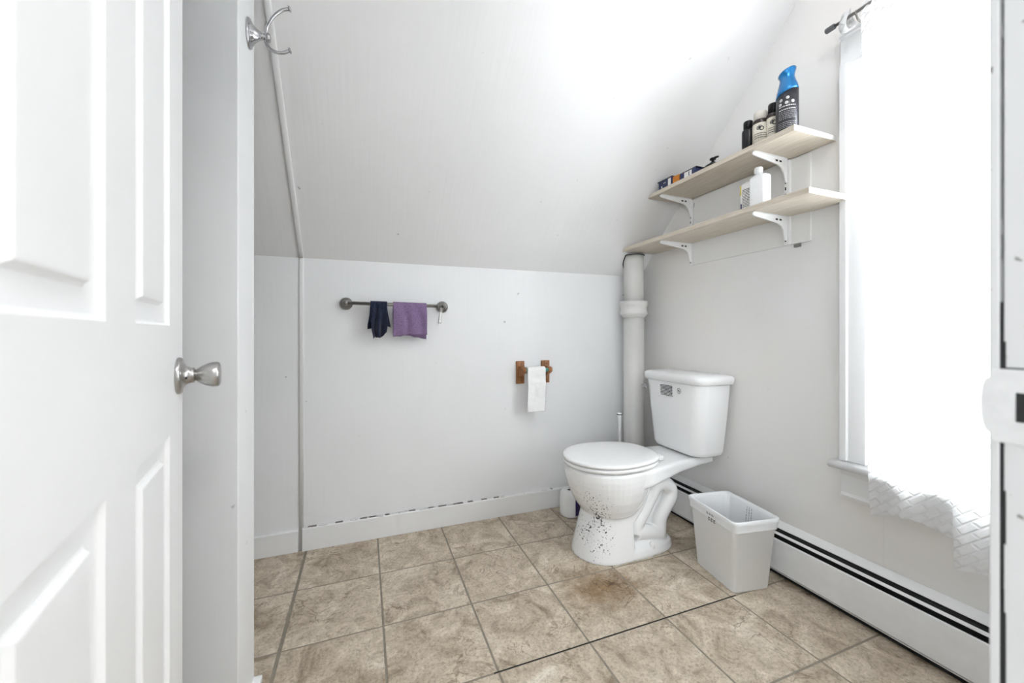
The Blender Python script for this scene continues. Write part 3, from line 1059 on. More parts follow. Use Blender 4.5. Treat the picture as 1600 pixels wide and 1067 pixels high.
# tank
def tank_ring(a0, a1, w, z, rc=0.055, n=9, bow=0.012):
    pts = []
    for (ca, cb, r, t0) in ((a1 - rc, w - rc, rc, 0), (a0 + 0.015, w - 0.015, 0.015, PI / 2), (a0 + 0.015, -(w - 0.015), 0.015, PI), (a1 - rc, -(w - rc), rc, 1.5 * PI)):
        for k in range(n):
            t = t0 + PI / 2 * k / (n - 1)
            a, bb = ca + r * math.cos(t), cb + r * math.sin(t)
            if a > a1 - rc - 0.001:
                a += bow * (1 - (bb / w) ** 2)
            pts.append(tp(a, bb, z))
    return pts
b = MB().loft([tank_ring(0.06, 0.135, 0.110, 0.400, 0.04), tank_ring(0.045, 0.170, 0.145, 0.403), tank_ring(0.036, 0.183, 0.158, 0.412), tank_ring(0.033, 0.188, 0.163, 0.43), tank_ring(0.026, 0.197, 0.178, 0.58), tank_ring(0.022, 0.206, 0.190, 0.735), tank_ring(0.022, 0.206, 0.190, 0.744)])
tank = b.build('tank', M['china'], toilet, smooth=50)
b = MB().loft([tank_ring(0.016, 0.212, 0.196, 0.7435), tank_ring(0.012, 0.218, 0.202, 0.747), tank_ring(0.010, 0.221, 0.205, 0.772), tank_ring(0.013, 0.217, 0.201, 0.780), tank_ring(0.022, 0.206, 0.190, 0.786), tank_ring(0.045, 0.180, 0.160, 0.790)])
b.build('tank_lid', M['china'], toilet, smooth=50)
b = MB().tube([tp(0.20, -0.186, 0.705), tp(0.222, -0.188, 0.704), tp(0.226, -0.15, 0.697)], 0.005, 8)
b.lathe([(0.001, 0), (0.011, 0), (0.009, 0.008), (0.001, 0.009)], tp(0.205, -0.180, 0.705), (-1, 0.3, 0), 14)
b.build('flush_lever', M['chrome'], toilet, smooth=40)
def tank_front(bb, z):
    w = 0.178 + (z - 0.58) * 0.0774
    a = 0.197 + (z - 0.58) * 0.058 + 0.012 * (1 - (bb / w) ** 2)
    return a + 0.0008
b = MB()
rng = random.Random(11)
for row in range(8):
    z = 0.722 - row * 0.0068
    y = -0.055
    while y < 0.024:
        w = rng.uniform(0.004, 0.012)
        y1 = min(y + w, 0.027)
        b.add([tp(tank_front(y, z), y, z), tp(tank_front(y1, z), y1, z), tp(tank_front(y1, z + 0.0036), y1, z + 0.0036), tp(tank_front(y, z + 0.0036), y, z + 0.0036)], [(0, 1, 2, 3)])
        y = y1 + rng.uniform(0.001, 0.002)
lb = b.build('printed_notice', M['ink'], tank, fix=False)
lb['label'] = 'small block of black print on the tank front'
b = MB()
for k in range(24):
    t0, t1 = 2 * PI * k / 24, 2 * PI * (k + 1) / 24
    def rp(r, t):
        bb, z = 0.068 + r * math.cos(t), 0.7075 + r * 1.15 * math.sin(t)
        return tp(tank_front(bb, z), bb, z)
    b.add([rp(0.0095, t0), rp(0.0095, t1), rp(0.0115, t1), rp(0.0115, t0)], [(0, 1, 2, 3)])
for q in [(-0.004, 0.001, -0.003, 0.006), (0.000, 0.004, -0.006, 0.001)]:
    b.add([tp(tank_front(0.068, 0.71), 0.068 + q[0], 0.7075 + q[2]), tp(tank_front(0.068, 0.71), 0.068 + q[1], 0.7075 + q[2]), tp(tank_front(0.068, 0.71), 0.068 + q[1], 0.7075 + q[3]), tp(tank_front(0.068, 0.71), 0.068 + q[0], 0.7075 + q[3])], [(0, 1, 2, 3)])
b.build('round_emblem', M['ink'], tank, fix=False)

# ------------------------------------------------------------------ things behind the toilet
bh = thing('toilet_brush_holder', 'small white holder of the toilet brush in the corner behind the bowl', 'brush holder', (1.375, 1.885, 0))
MB().lathe([(0.001, 0), (0.052, 0), (0.054, 0.004), (0.047, 0.02), (0.045, 0.12), (0.047, 0.125), (0.043, 0.125), (0.040, 0.02), (0.001, 0.018)], (1.375, 1.885, 0), n=28).build('cup', M['plastic'], bh, smooth=40)
tb = thing('toilet_brush', 'white toilet brush handle with a dark band at its flared tip, behind the toilet', 'brush', (1.375, 1.885, 0.022))
MB().lathe([(0.001, 0.06), (0.0075, 0.06), (0.0075, 0.30), (0.0085, 0.40), (0.0115, 0.455), (0.0155, 0.485), (0.0155, 0.4905), (0.001, 0.4905)], (1.375, 1.885, 0.022), n=20).build('handle', M['plastic'], tb, smooth=40)
MB().lathe([(0.001, 0.4905), (0.0162, 0.4905), (0.0162, 0.4945), (0.001, 0.4945)], (1.375, 1.885, 0.022), n=20).build('band', M['black'], tb, smooth=40)
MB().lathe([(0.001, 0.4945), (0.0145, 0.4945), (0.012, 0.500), (0.001, 0.502)], (1.375, 1.885, 0.022), n=20).build('end_cap', M['plastic'], tb, smooth=40)
MB().lathe([(0.001, 0), (0.02, 0.002), (0.032, 0.02), (0.034, 0.05), (0.02, 0.075), (0.001, 0.08)], (1.375, 1.885, 0.022), n=20).build('bristle_head', M['plastic'], tb, smooth=60)
cn = thing('paper_roll_canister', 'white rounded canister with a dark violet patch, on the floor behind the toilet', 'canister', (1.042, 1.868, 0))
MB().lathe([(0.001, 0), (0.046, 0), (0.053, 0.006), (0.055, 0.018), (0.055, 0.105), (0.052, 0.122), (0.044, 0.133), (0.030, 0.137), (0.018, 0.137), (0.016, 0.130), (0.001, 0.130)], (1.042, 1.868, 0), n=36).build('body', M['paper'], cn, smooth=50)
MB().lathe([(0.001, 0.1305), (0.0155, 0.1305), (0.0155, 0.132), (0.001, 0.132)], (1.042, 1.868, 0), n=20).build('dark_opening', M['dark'], cn, smooth=50)
b = MB()
def cpatch(u, v):
    t = math.radians(-88 + 62 * u)
    return (1.042 + 0.0556 * math.cos(t), 1.868 + 0.0556 * math.sin(t), 0.012 + 0.098 * v)
b.grid(cpatch, 12, 4)
b.build('violet_label', M['violet'], cn, smooth=60, fix=False)

# ------------------------------------------------------------------ drain pipe
pp = thing('drain_pipe', 'painted vertical soil pipe with a hub collar, in the back corner', 'pipe', (1.485, 1.90, 0))
MB().lathe([(0.057, 0.0), (0.0585, 0.3), (0.0585, 1.085)], (1.485, 1.90, 0), n=36).build('lower_pipe', M['pipe'], pp, smooth=50)
MB().lathe([(0.060, 1.072), (0.066, 1.080), (0.077, 1.092), (0.079, 1.097), (0.076, 1.108), (0.074, 1.118), (0.0745, 1.135), (0.078, 1.142), (0.080, 1.148), (0.080, 1.164), (0.078, 1.168), (0.060, 1.169)], (1.485, 1.90, 0), n=36).build('hub', M['pipe'], pp, smooth=35)
MB().lathe([(0.0555, 1.165), (0.0565, 1.30), (0.0565, 1.40), (0.0565, 1.436)], (1.485, 1.90, 0), n=36).build('upper_pipe', M['pipe'], pp, smooth=50)
pts = []
for k in range(25):
    t = PI * 0.55 + PI * 1.25 * k / 24
    x, y = 1.485 + 0.0600 * math.cos(t), 1.90 + 0.0600 * math.sin(t)
    pts.append((x, y, min(ceil_z(x, y) - 0.002, 1.436)))
MB().tube(pts, 0.0028, 6).build('dark_gap_ring', M['dark'], pp)  # black tube drawn in for the dark gap round the pipe hole

# ------------------------------------------------------------------ towel bar and what hangs on it
tbz0, tbz1 = 1.1195, 1.1140
tbar = thing('towel_bar', 'dark nickel towel bar with round ends on the back wall', 'towel bar', (0.145, YB, 1.117))
for x, z in ((-0.080, tbz0), (0.3705, tbz1)):
    MB().lathe([(0.001, 0), (0.0285, 0), (0.0295, 0.004), (0.0285, 0.011), (0.0235, 0.019), (0.015, 0.025), (0.0095, 0.028), (0.0085, 0.052), (0.001, 0.052)], (x, YB, z), (0, -1, 0), 32).build('wall_rosette', M['pewter'], tbar, smooth=40)
    MB().lathe([(0.001, -0.0135), (0.006, -0.012), (0.0105, -0.008), (0.0125, 0), (0.0105, 0.008), (0.006, 0.012), (0.001, 0.0135)], (x, YB - 0.058, z), (0, -1, 0), 20).build('bar_end', M['pewter'], tbar, smooth=60)
def bar_z(x):
    return tbz0 + (tbz1 - tbz0) * (x + 0.08) / 0.4505
BY = YB - 0.058
MB().tube([(-0.080, BY, tbz0), (0.3705, BY, tbz1)], 0.0083, 16).build('bar', M['pewter'], tbar, smooth=60)
MB().tube([(0.335, BY, bar_z(0.335)), (0.343, BY, bar_z(0.343))], 0.0095, 16).build('collar', M['pewter'], tbar, smooth=40)

def drape(name, mat, x0, x1, lf, lb, amp, seed, parent, nu=44, nv=56, pinch=None, freq=3.0, rr=0.0115, skew=(0, 0), hem=0.006):
    def fn(u, v):
        x = x0 + (x1 - x0) * u
        length_f = lf + hem * math.sin(u * 5.1 + seed) + skew[0] * (u - 0.5)
        length_b = lb + hem * math.sin(u * 4.0 + seed * 2) + skew[1] * (u - 0.5)
        arc = PI * rr
        t = v * (length_f + arc + length_b)
        zc = bar_z(x)
        if t < length_b:
            d = length_b - t; y = BY + rr; z = zc - d; sgn = 1
        elif t < length_b + arc:
            a = (t - length_b) / rr
            d = 0; y = BY + rr * math.cos(a); z = zc + rr * math.sin(a); sgn = 0
        else:
            d = t - length_b - arc; y = BY - rr; z = zc - d; sgn = -1
        f = min(1, d / 0.05)
        w = math.sin(u * freq * 2 * PI + seed + 0.8 * math.sin(d * 22 + seed)) * 0.6 + noise.noise((u * 6 + seed, d * 14, seed)) * 0.8
        y += (amp * f + 0.0012) * w - (0.003 * f if sgn < 0 else -0.002 * f)
        if sgn > 0:
            y = min(y, YB - 0.008)
        dx = 0
        if pinch:
            c = (x0 + x1) / 2
            dx = (x - c) * (pinch(d, sgn) - 1)
        dx += noise.noise((u * 3, d * 10 + seed, seed * 3)) * 0.006 * f
        z += noise.noise((u * 9 + seed, d * 5, 2.0)) * 0.003 * f
        return (x + dx, y, z)
    b = MB().grid(fn, nu, nv)
    return b.build(name, mat, parent, smooth=180, solid=0.0032, fix=False)
wc = drape('washcloth', M['purple'], 0.127, 0.283, 0.145, 0.150, 0.0042, 1.7, None, freq=2.6, skew=(-0.010, 0.022), hem=0.003)
tag(wc, 'purple terry washcloth folded over the towel bar', 'washcloth')
nc = drape('dark_cloth', M['navy'], 0.026, 0.100, 0.152, 0.11, 0.012, 4.2, None, freq=2.2, rr=0.012,
           pinch=lambda d, s: (1.0 - 0.28 * min(1, max(0, (d - 0.09) / 0.06))) if s < 0 else (1.0 + 0.35 * min(1, d / 0.1)), skew=(-0.045, 0.0), hem=0.012)
tag(nc, 'dark navy cloth bunched over the towel bar beside the washcloth', 'cloth')
cl = thing('nail_clipper', 'small silver nail clipper hanging at the right end of the towel bar', 'nail clipper', (0.348, BY - 0.012, 1.066))
def leaf(z0, z1, w0, w1, y, th, xoff=0.0, tilt=-0.10):
    b = MB()
    rings = []
    for k in range(7):
        t = k / 6
        z = z0 + (z1 - z0) * t
        w = w0 + (w1 - w0) * t
        cx = 0.350 + xoff + (z - 1.07) * -tilt
        rings.append([(cx - w, y, z), (cx + w, y, z), (cx + w, y - th, z), (cx - w, y - th, z)])
    return b.loft(rings)
leaf(1.029, 1.104, 0.0078, 0.0066, BY - 0.0105, 0.0022).build('lower_lever', M['pewter'], cl, bevel=0.0006)
leaf(1.032, 1.090, 0.0058, 0.0048, BY - 0.0150, 0.0020).build('upper_lever', M['steel_white'], cl, bevel=0.0006)
MB().lathe([(0.001, 0), (0.0042, 0), (0.0042, 0.003), (0.001, 0.0035)], (0.3525, BY - 0.0165, 1.088), (0, -1, 0), 14).build('pin', M['nickel'], cl, smooth=40)
pts = [(0.353 + 0.0, BY + 0.0115 * math.cos(t), bar_z(0.353) + -0.001 + 0.0115 * math.sin(t)) for t in [2 * PI * k / 20 for k in range(21)]]
MB().tube(pts, 0.0011, 6).build('chain_loop', M['chrome'], cl, smooth=60)

# ------------------------------------------------------------------ toilet paper holder
ph = thing('toilet_paper_holder', 'brown wooden two-post toilet paper holder on the back wall', 'paper holder', (0.873, YB, 0.767))
RZ = 0.782
RY = 1.930
for px0, px1, sg in ((0.7735, 0.8215, 1), (0.9235, 0.9735, -1)):
    pl = MB().box(px0, px1, YB - 0.012, YB, 0.705, 0.829).build('wall_plate', M['oak'], ph, bevel=0.003)
    xc = (px0 + px1) / 2
    for zs in (0.722, 0.812):
        MB().lathe([(0.001, 0), (0.0035, 0), (0.003, 0.0008), (0.001, 0.001)], (xc + 0.004, YB - 0.012, zs), (0, -1, 0), 10).build('screw', M['brown_black'], pl)
    b = MB()
    rings = []
    for k in range(7):
        t = k / 6
        y = YB - 0.011 - t * 0.052
        hh = 0.033 - 0.015 * t
        ww = 0.011 + 0.002 * t
        zc = 0.770 + (RZ - 0.770) * t
        rings.append([(xc + ww * math.copysign(abs(math.cos(q)) ** 0.6, math.cos(q)), y, zc + hh * math.copysign(abs(math.sin(q)) ** 0.7, math.sin(q))) for q in [2 * PI * i / 20 for i in range(20)]])
    b.loft(rings)
    b.build('post', M['oak'], ph, smooth=50)
    xo = xc + sg * 0.012 if sg > 0 else xc - 0.012
    MB().lathe([(0.001, -0.008), (0.014, -0.008), (0.0175, -0.003), (0.0175, 0.008), (0.013, 0.014), (0.001, 0.015)], (xc - 0.004 * sg, RY, RZ), (sg, 0, 0), 22).build('boss', M['oak'], ph, smooth=45)
MB().tube([(0.80, RY, RZ), (0.945, RY, RZ)], 0.0105, 18).build('spindle', M['teal'], ph, smooth=60)
tr = thing('toilet_paper', 'nearly used-up white toilet paper with a long sheet hanging from the wooden holder', 'toilet paper', (0.866, RY, RZ))
MB().lathe([(0.012, 0), (0.0185, 0), (0.0185, 0.1035), (0.012, 0.1035), (0.012, 0)], (0.8135, RY, RZ), (1, 0, 0), 30).build('roll', M['paper'], tr, smooth=40)
def sheet(u, v):
    x = 0.8125 + 0.1045 * u
    L0 = 0.030
    t = v * (L0 + 0.222)
    if t < L0:
        a = PI / 2 + (t / L0) * (PI / 2)
        y, z = RY + 0.0192 * math.cos(a), RZ + 0.0192 * math.sin(a)
    else:
        d = t - L0
        y, z = RY - 0.0192 - 0.004 * math.sin(d * 14), RZ - d
        y += 0.0016 * noise.noise((u * 4, d * 40, 1)) + 0.0011 * math.sin(d * 55)
        x -= 0.004 * d / 0.22
    return (x, y, z)
MB().grid(sheet, 20, 60).build('hanging_sheet', M['paper'], tr, smooth=180, solid=0.0006, fix=False)

# ------------------------------------------------------------------ shelves on the window wall
bb_ = MB().box(XW - 0.010, XW, 0.997, 1.566, 1.337, 1.676)
bo = tag(bb_.build('backing_board', M['board'], bevel=0.001), 'thin painted board on the wall behind the two shelves', 'board')
for y, z0, which in ((1.079, 1.337, 'near the window'), (1.580, 1.335, 'near the sloping ceiling')):
    rl = thing('shelf_rail', 'slotted white metal shelf rail ' + which, 'rail', (XW - 0.010, y, z0), 'shelf rails')
    xb = XW - 0.010 if y < 1.5 else XW
    b = MB().box(xb - 0.011, xb, y - 0.0115, y + 0.0115, z0, 1.676)
    b.build('channel', M['steel_white'], rl, bevel=0.0015)
    z = z0 + 0.012
    k = 0
    while z < 1.655:
        MB().box(xb - 0.0116, xb - 0.0105, y + 0.002, y + 0.0065, z, z + 0.012).build('slot', M['dark'], rl)
        z += 0.026
def shelf(name, label, z0, z1, y0, y1b, y1t, x0=1.385):
    root = thing(name, label, 'shelf', (1.5, 1.3, z0), 'wall shelves')
    c = [(x0, y0, z0), (XW, y0, z0), (XW, y1b, z0), (x0, y1b, z0), (x0, y0, z1), (XW, y0, z1), (XW, y1t, z1), (x0, y1t, z1)]
    MB().add(c, [(3, 2, 1, 0), (4, 5, 6, 7), (0, 1, 5, 4), (1, 2, 6, 5), (2, 3, 7, 6), (3, 0, 4, 7)]).build('board', M['shelf'], root, bevel=0.0012)
    MB().box(x0 + 0.0005, XW - 0.0005, y0 - 0.0012, y0 + 0.0002, z0 + 0.0005, z1 - 0.0005).build('end_band', M['shelf_edge'], root)
    for y in (1.079, 1.580):
        xb = (XW - 0.010 if y < 1.5 else XW) - 0.011
        zt = z0 - 0.0003
        tip = x0 + 0.012
        poly = [(xb, zt), (tip + 0.004, zt), (tip, zt - 0.005), (tip, zt - 0.011), (tip + 0.008, zt - 0.015), (xb - 0.055, zt - 0.030), (xb - 0.034, zt - 0.038), (xb - 0.020, zt - 0.056), (xb - 0.009, zt - 0.094), (xb, zt - 0.096)]
        br = MB().prism(poly, 'y', y - 0.003, y + 0.003)
        br.box(tip + 0.004, xb, y - 0.009, y + 0.009, zt - 0.0018, zt)
        bk = br.build('bracket', M['steel_white'], root, bevel=0.001)
        for sx0, sx1 in ((0.055, 0.068), (0.034, 0.046)):
            MB().box(xb - sx1, xb - sx0, y - 0.0035, y - 0.0029, zt - 0.020, zt - 0.013).build('slot', M['dark'], bk)
    return root
shelf('wall_shelf', 'upper cream shelf on white brackets, holding bottles and boxes', 1.682, 1.701, 0.9157, 1.656, 1.636)
shelf('wall_shelf', 'lower cream shelf, longer, holding a white bottle and a labelled carton', 1.449, 1.469, 0.8676, 1.874, 1.856)
sn = tag(MB().box(XW - 0.010, XW, 1.035, 1.060, 1.322, 1.334).build('wire_clip', M['pewter'], bevel=0.002), 'tiny grey metal clip under the backing board', 'clip')

# ------------------------------------------------------------------ bottles and boxes
UZ = 1.7013
def cyl_pt(cx, cy, r, t, z):
    return (cx + r * math.cos(t), cy + r * math.sin(t), z)
def print_rows(cx, cy, r, z_top, rows, dz, hgt, half, mat, parent, seed, face=None, name='print'):
    """rows of dashes of print wrapped round a cylinder, facing the room"""
    f = face if face is not None else math.atan2(-cy, -cx)
    rng = random.Random(seed)
    b = MB()
    for k in range(rows):
        z = z_top - k * dz
        t = -half
        while t < half - 0.05:
            w = rng.uniform(0.06, 0.22)
            t1 = min(t + w, half)
            q = [cyl_pt(cx, cy, r, f + t, z), cyl_pt(cx, cy, r, f + t1, z), cyl_pt(cx, cy, r, f + t1, z + hgt), cyl_pt(cx, cy, r, f + t, z + hgt)]
            b.add(q, [(0, 1, 2, 3)])
            t = t1 + rng.uniform(0.03, 0.07)
    return b.build(name, mat, parent, fix=False)
def ring_mark(cx, cy, r, f, z, rad, mat, parent, name='emblem', fill=False, n=16, inner=0.6):
    b = MB()
    for k in range(n):
        t0, t1 = 2 * PI * k / n, 2 * PI * (k + 1) / n
        def q(rr, t):
            return cyl_pt(cx, cy, r, f + rr * math.cos(t) / r, z + rr * math.sin(t))
        i = 0.0 if fill else rad * inner
        b.add([q(i, t0), q(i, t1), q(rad, t1), q(rad, t0)], [(0, 1, 2, 3)])
    return b.build(name, mat, parent, fix=False)

# blue-capped air freshener can
cx, cy = 1.452, 0.984
can = thing('air_freshener_can', 'charcoal spray can with a waisted metallic blue top on the upper shelf', 'spray can', (cx, cy, UZ))
def tring(r, z, tilt, n=40):
    return [(cx + r * math.cos(2 * PI * i / n), cy + r * math.sin(2 * PI * i / n), UZ + z - tilt * r * math.sin(2 * PI * i / n) + 0.25 * tilt * r * math.cos(2 * PI * i / n)) for i in range(n)]
MB().loft([tring(0.033, 0, 0), tring(0.0352, 0.004, 0), tring(0.0352, 0.10, 0), tring(0.0350, 0.152, 0.40), tring(0.030, 0.153, 0.40)]).build('body', M['can'], can, smooth=40)
MB().loft([tring(0.0353, 0.150, 0.40), tring(0.0350, 0.158, 0.40), tring(0.0325, 0.172, 0.36), tring(0.0275, 0.190, 0.30), tring(0.0240, 0.204, 0.26), tring(0.0228, 0.213, 0.26), tring(0.0240, 0.222, 0.30), tring(0.0270, 0.231, 0.36), tring(0.0280, 0.2345, 0.38), tring(0.0262, 0.2345, 0.38), tring(0.018, 0.215, 0.3)]).build('spray_top', M['blue'], can, smooth=40)
fc = math.atan2(-cy, -cx)
print_rows(cx, cy, 0.0357, UZ + 0.098, 2, 0.012, 0.0032, 0.75, M['white_ink'], can, 2, name='print')
print_rows(cx, cy, 0.0357, UZ + 0.078, 5, 0.0062, 0.0026, 0.8, M['grey_ink'], can, 5, name='print')
print_rows(cx, cy, 0.0357, UZ + 0.040, 4, 0.0062, 0.0026, 0.8, M['grey_ink'], can, 8, name='print')
for k, (dt, dz) in enumerate([(-0.55, 0.124), (0.05, 0.128), (-0.62, 0.109), (-0.05, 0.111), (0.5, 0.113)]):
    ring_mark(cx, cy, 0.0357, fc + dt, UZ + dz, 0.0052, M['white_ink'], can, 'icon', inner=0.55)
    ring_mark(cx, cy, 0.0357, fc + dt, UZ + dz, 0.0018, M['white_ink'], can, 'icon', fill=True)

def small_bottle(name, label, cx, cy, r, h_body, h_tot, r_cap, m_body, m_cap, lab=None, band=None, seed=1):
    root = thing(name, label, 'bottle', (cx, cy, UZ), 'upright bottles on the upper shelf')
    MB().lathe([(0.001, 0), (r * 0.94, 0), (r, 0.004), (r, h_body - 0.008), (r * 0.93, h_body - 0.002), (r_cap * 0.9, h_body), (0.001, h_body)], (cx, cy, UZ), n=28).build('body', m_body, root, smooth=40)
    MB().lathe([(0.001, h_body - 0.001), (r_cap, h_body), (r_cap, h_tot - 0.004), (r_cap * 0.92, h_tot), (0.001, h_tot)], (cx, cy, UZ), n=28).build('cap', m_cap, root, smooth=40)
    if lab:
        z0, z1 = lab
        lb = MB().lathe([(r + 0.0003, z0), (r + 0.0004, z1)], (cx, cy, UZ), n=28)
        l = lb.build('label', M['cream'], root, smooth=40)
        f = math.atan2(-cy, -cx)
        for q, (da, dz, rad) in enumerate([(-0.22, -0.020, 0.0075), (0.12, -0.023, 0.0085), (-0.05, -0.014, 0.0045)]):
            ring_mark(cx, cy, r + 0.0008, f + da, UZ + z1 + dz, rad, M['ink'], l, 'emblem', inner=0.62)
        ring_mark(cx, cy, r + 0.0008, f - 0.22, UZ + z1 - 0.020, 0.003, M['ink'], l, 'emblem', fill=True)
        print_rows(cx, cy, r + 0.0008, UZ + z1 - 0.043, 3, 0.008, 0.003, 0.8, M['ink'], l, seed)
    return root
small_bottle('cosmetic_bottle', 'black-capped bottle with a cream label, tucked behind the blue-topped can', 1.466, 1.045, 0.0235, 0.118, 0.156, 0.0185, M['brown_black'], M['black'], (0.006, 0.100), seed=3)
small_bottle('cosmetic_bottle', 'brown bottle with a cream cap and cream label on the upper shelf', 1.452, 1.0870, 0.0275, 0.112, 0.144, 0.0235, M['brown_black'], M['cream_cap'], (0.006, 0.094), seed=4)
small_bottle('cosmetic_bottle', 'small plain black bottle, leftmost of the upright bottles on the upper shelf', 1.448, 1.1365, 0.0225, 0.098, 0.131, 0.0172, M['black'], M['black'], None)

pb = thing('pump_bottle', 'low round black pump bottle in the middle of the upper shelf', 'pump bottle', (1.47, 1.328, UZ))
MB().lathe([(0.001, 0), (0.036, 0), (0.039, 0.004), (0.039, 0.022), (0.034, 0.034), (0.022, 0.042), (0.013, 0.044), (0.001, 0.044)], (1.47, 1.328, UZ), n=30).build('body', M['black'], pb, smooth=50)
b = MB().lathe([(0.011, 0.042), (0.011, 0.050), (0.006, 0.051), (0.006, 0.060), (0.012, 0.061), (0.013, 0.066), (0.011, 0.069), (0.001, 0.070)], (1.47, 1.328, UZ), n=20)
b.tube([(1.47, 1.328, UZ + 0.065), (1.468, 1.312, UZ + 0.066), (1.467, 1.296, UZ + 0.063)], [0.006, 0.005, 0.004], 10)
b.build('pump_head', M['black'], pb, smooth=40)

def carton(name, label, x0, x1, y0, y1, z0, z1, mat, cat='box'):
    root = thing(name, label, cat, ((x0 + x1) / 2, (y0 + y1) / 2, z0), 'small boxes on the upper shelf')
    MB().box(x0, x1, y0, y1, z0, z1).build('carton', mat, root, bevel=0.0008)
    return root
bxA = carton('card_box', 'small dark navy printed box at the ceiling end of the upper shelf', 1.392, 1.440, 1.497, 1.585, UZ, UZ + 0.0395, M['navy_card'])
MB().box(1.3905, 1.448, 1.492, 1.592, UZ + 0.0395, UZ + 0.0420).build('lid', M['black'], bxA)
MB().box(1.3915, 1.3921, 1.502, 1.520, UZ + 0.001, UZ + 0.036).build('print_panel', M['white_card'], bxA)
MB().box(1.3913, 1.3921, 1.535, 1.552, UZ + 0.022, UZ + 0.028).build('print_panel', M['grey_ink'], bxA)
MB().box(1.3913, 1.3921, 1.560, 1.566, UZ + 0.004, UZ + 0.014).build('print_panel', M['white_ink'], bxA)
carton('card_box', 'small orange box between the two dark blue boxes on the upper shelf', 1.394, 1.435, 1.452, 1.4905, UZ, UZ + 0.0345, M['orange_card'])
bxB = carton('card_box', 'flat blue and white box with a dark lid, left of the pump bottle', 1.394, 1.445, 1.352, 1.446, UZ, UZ + 0.0285, M['navy_card'])
MB().box(1.3925, 1.452, 1.345, 1.444, UZ + 0.0285, UZ + 0.0305).build('lid', M['black'], bxB)
MB().box(1.3934, 1.3941, 1.374, 1.418, UZ + 0.002, UZ + 0.026).build('print_panel', M['white_card'], bxB)
MB().box(1.3930, 1.3936, 1.388, 1.392, UZ + 0.004, UZ + 0.024).build('print_panel', M['navy_card'], bxB)

LZ = 1.4693
wbt = thing('white_bottle', 'plain white plastic bottle with a ribbed cap on the lower shelf', 'bottle', (1.455, 1.090, LZ))
def sq_ring(cx, cy, hx, hy, r, z, n=6):
    pts = []
    for (sx, sy, t0) in ((1, 1, 0), (-1, 1, PI / 2), (-1, -1, PI), (1, -1, 1.5 * PI)):
        for k in range(n):
            t = t0 + PI / 2 * k / (n - 1)
            pts.append((cx + sx * (hx - r) + r * math.cos(t), cy + sy * (hy - r) + r * math.sin(t), z))
    return pts
bx0, by0 = 1.455, 1.0915
MB().loft([sq_ring(bx0, by0, 0.020, 0.031, 0.010, LZ), sq_ring(bx0, by0, 0.022, 0.0335, 0.010, LZ + 0.004), sq_ring(bx0, by0, 0.022, 0.0335, 0.010, LZ + 0.122), sq_ring(bx0, by0, 0.020, 0.031, 0.010, LZ + 0.128), sq_ring(bx0, by0 + 0.006, 0.012, 0.014, 0.008, LZ + 0.134), sq_ring(bx0, by0 + 0.006, 0.0105, 0.0105, 0.010, LZ + 0.138), sq_ring(bx0, by0 + 0.006, 0.0105, 0.0105, 0.010, LZ + 0.142)]).build('body', M['plastic'], wbt, smooth=40)
b = MB()
rib = 40
rings = []
for z, s in ((0.141, 1), (0.142, 1), (0.161, 1), (0.164, 0.85)):
    rings.append([(bx0 + (0.0148 + 0.0005 * (i % 2)) * s * math.cos(2 * PI * i / rib), by0 + 0.006 + (0.0148 + 0.0005 * (i % 2)) * s * math.sin(2 * PI * i / rib), LZ + z) for i in range(rib)])
b.loft(rings)
b.build('cap', M['plastic'], wbt, smooth=50)
jar = thing('labelled_jar', 'white and yellow container with a printed label behind the white bottle', 'container', (1.465, 1.150, LZ))
jx, jy = 1.462, 1.147
MB().loft([sq_ring(jx, jy, 0.017, 0.0225, 0.006, LZ), sq_ring(jx, jy, 0.018, 0.0235, 0.006, LZ + 0.003), sq_ring(jx, jy, 0.018, 0.0235, 0.006, LZ + 0.112), sq_ring(jx, jy, 0.014, 0.019, 0.006, LZ + 0.120), sq_ring(jx, jy, 0.006, 0.008, 0.004, LZ + 0.128)]).build('body', M['white_card'], jar, smooth=40)
MB().box(jx - 0.0186, jx + 0.012, jy + 0.0165, jy + 0.0240, LZ + 0.075, LZ + 0.116).build('yellow_corner', M['yellow_card'], jar, bevel=0.002)
MB().box(jx - 0.0188, jx - 0.0179, jy + 0.0145, jy + 0.0200, LZ + 0.002, LZ + 0.040).build('navy_stripe', M['navy_card'], jar)
b = MB()
rng = random.Random(5)
for r in range(14):
    z = LZ + 0.092 - r * 0.0062
    y = jy - 0.019
    while y < jy + 0.012:
        y1 = min(y + rng.uniform(0.003, 0.008), jy + 0.013)
        b.add([(jx - 0.0184, y, z), (jx - 0.0184, y1, z), (jx - 0.0184, y1, z + 0.003), (jx - 0.0184, y, z + 0.003)], [(0, 1, 2, 3)])
        y = y1 + 0.001
b.build('print', M['ink'], jar, fix=False)

# ------------------------------------------------------------------ waste basket with liner
ANG = math.radians(-8.5)
BC = Vector((1.393, 1.170, 0))
def bp_(x, y, z):
    return Vector((BC.x + x * math.cos(ANG) - y * math.sin(ANG), BC.y + x * math.sin(ANG) + y * math.cos(ANG), z))
def bin_ring(hx, hy, r, z, n=6, wob=0.0, seed=0):
    pts = []
    for i, p in enumerate(sq_ring(0, 0, hx, hy, r, z, n)):
        w = wob * noise.noise((p[0] * 30 + seed, p[1] * 30, z * 40))
        pts.append(bp_(p[0] * (1 + w * 6), p[1] * (1 + w * 6), p[2] + w))
    return pts
def dens(ring, m=4):
    out = []
    for i in range(len(ring)):
        a, c = Vector(ring[i]), Vector(ring[(i + 1) % len(ring)])
        k = m * 2 if i % 6 == 5 else 1
        for j in range(k):
            out.append(a.lerp(c, j / k))
    return out
bin_ = thing('waste_basket', 'white rectangular plastic waste basket between the toilet and the heater', 'waste basket', BC)
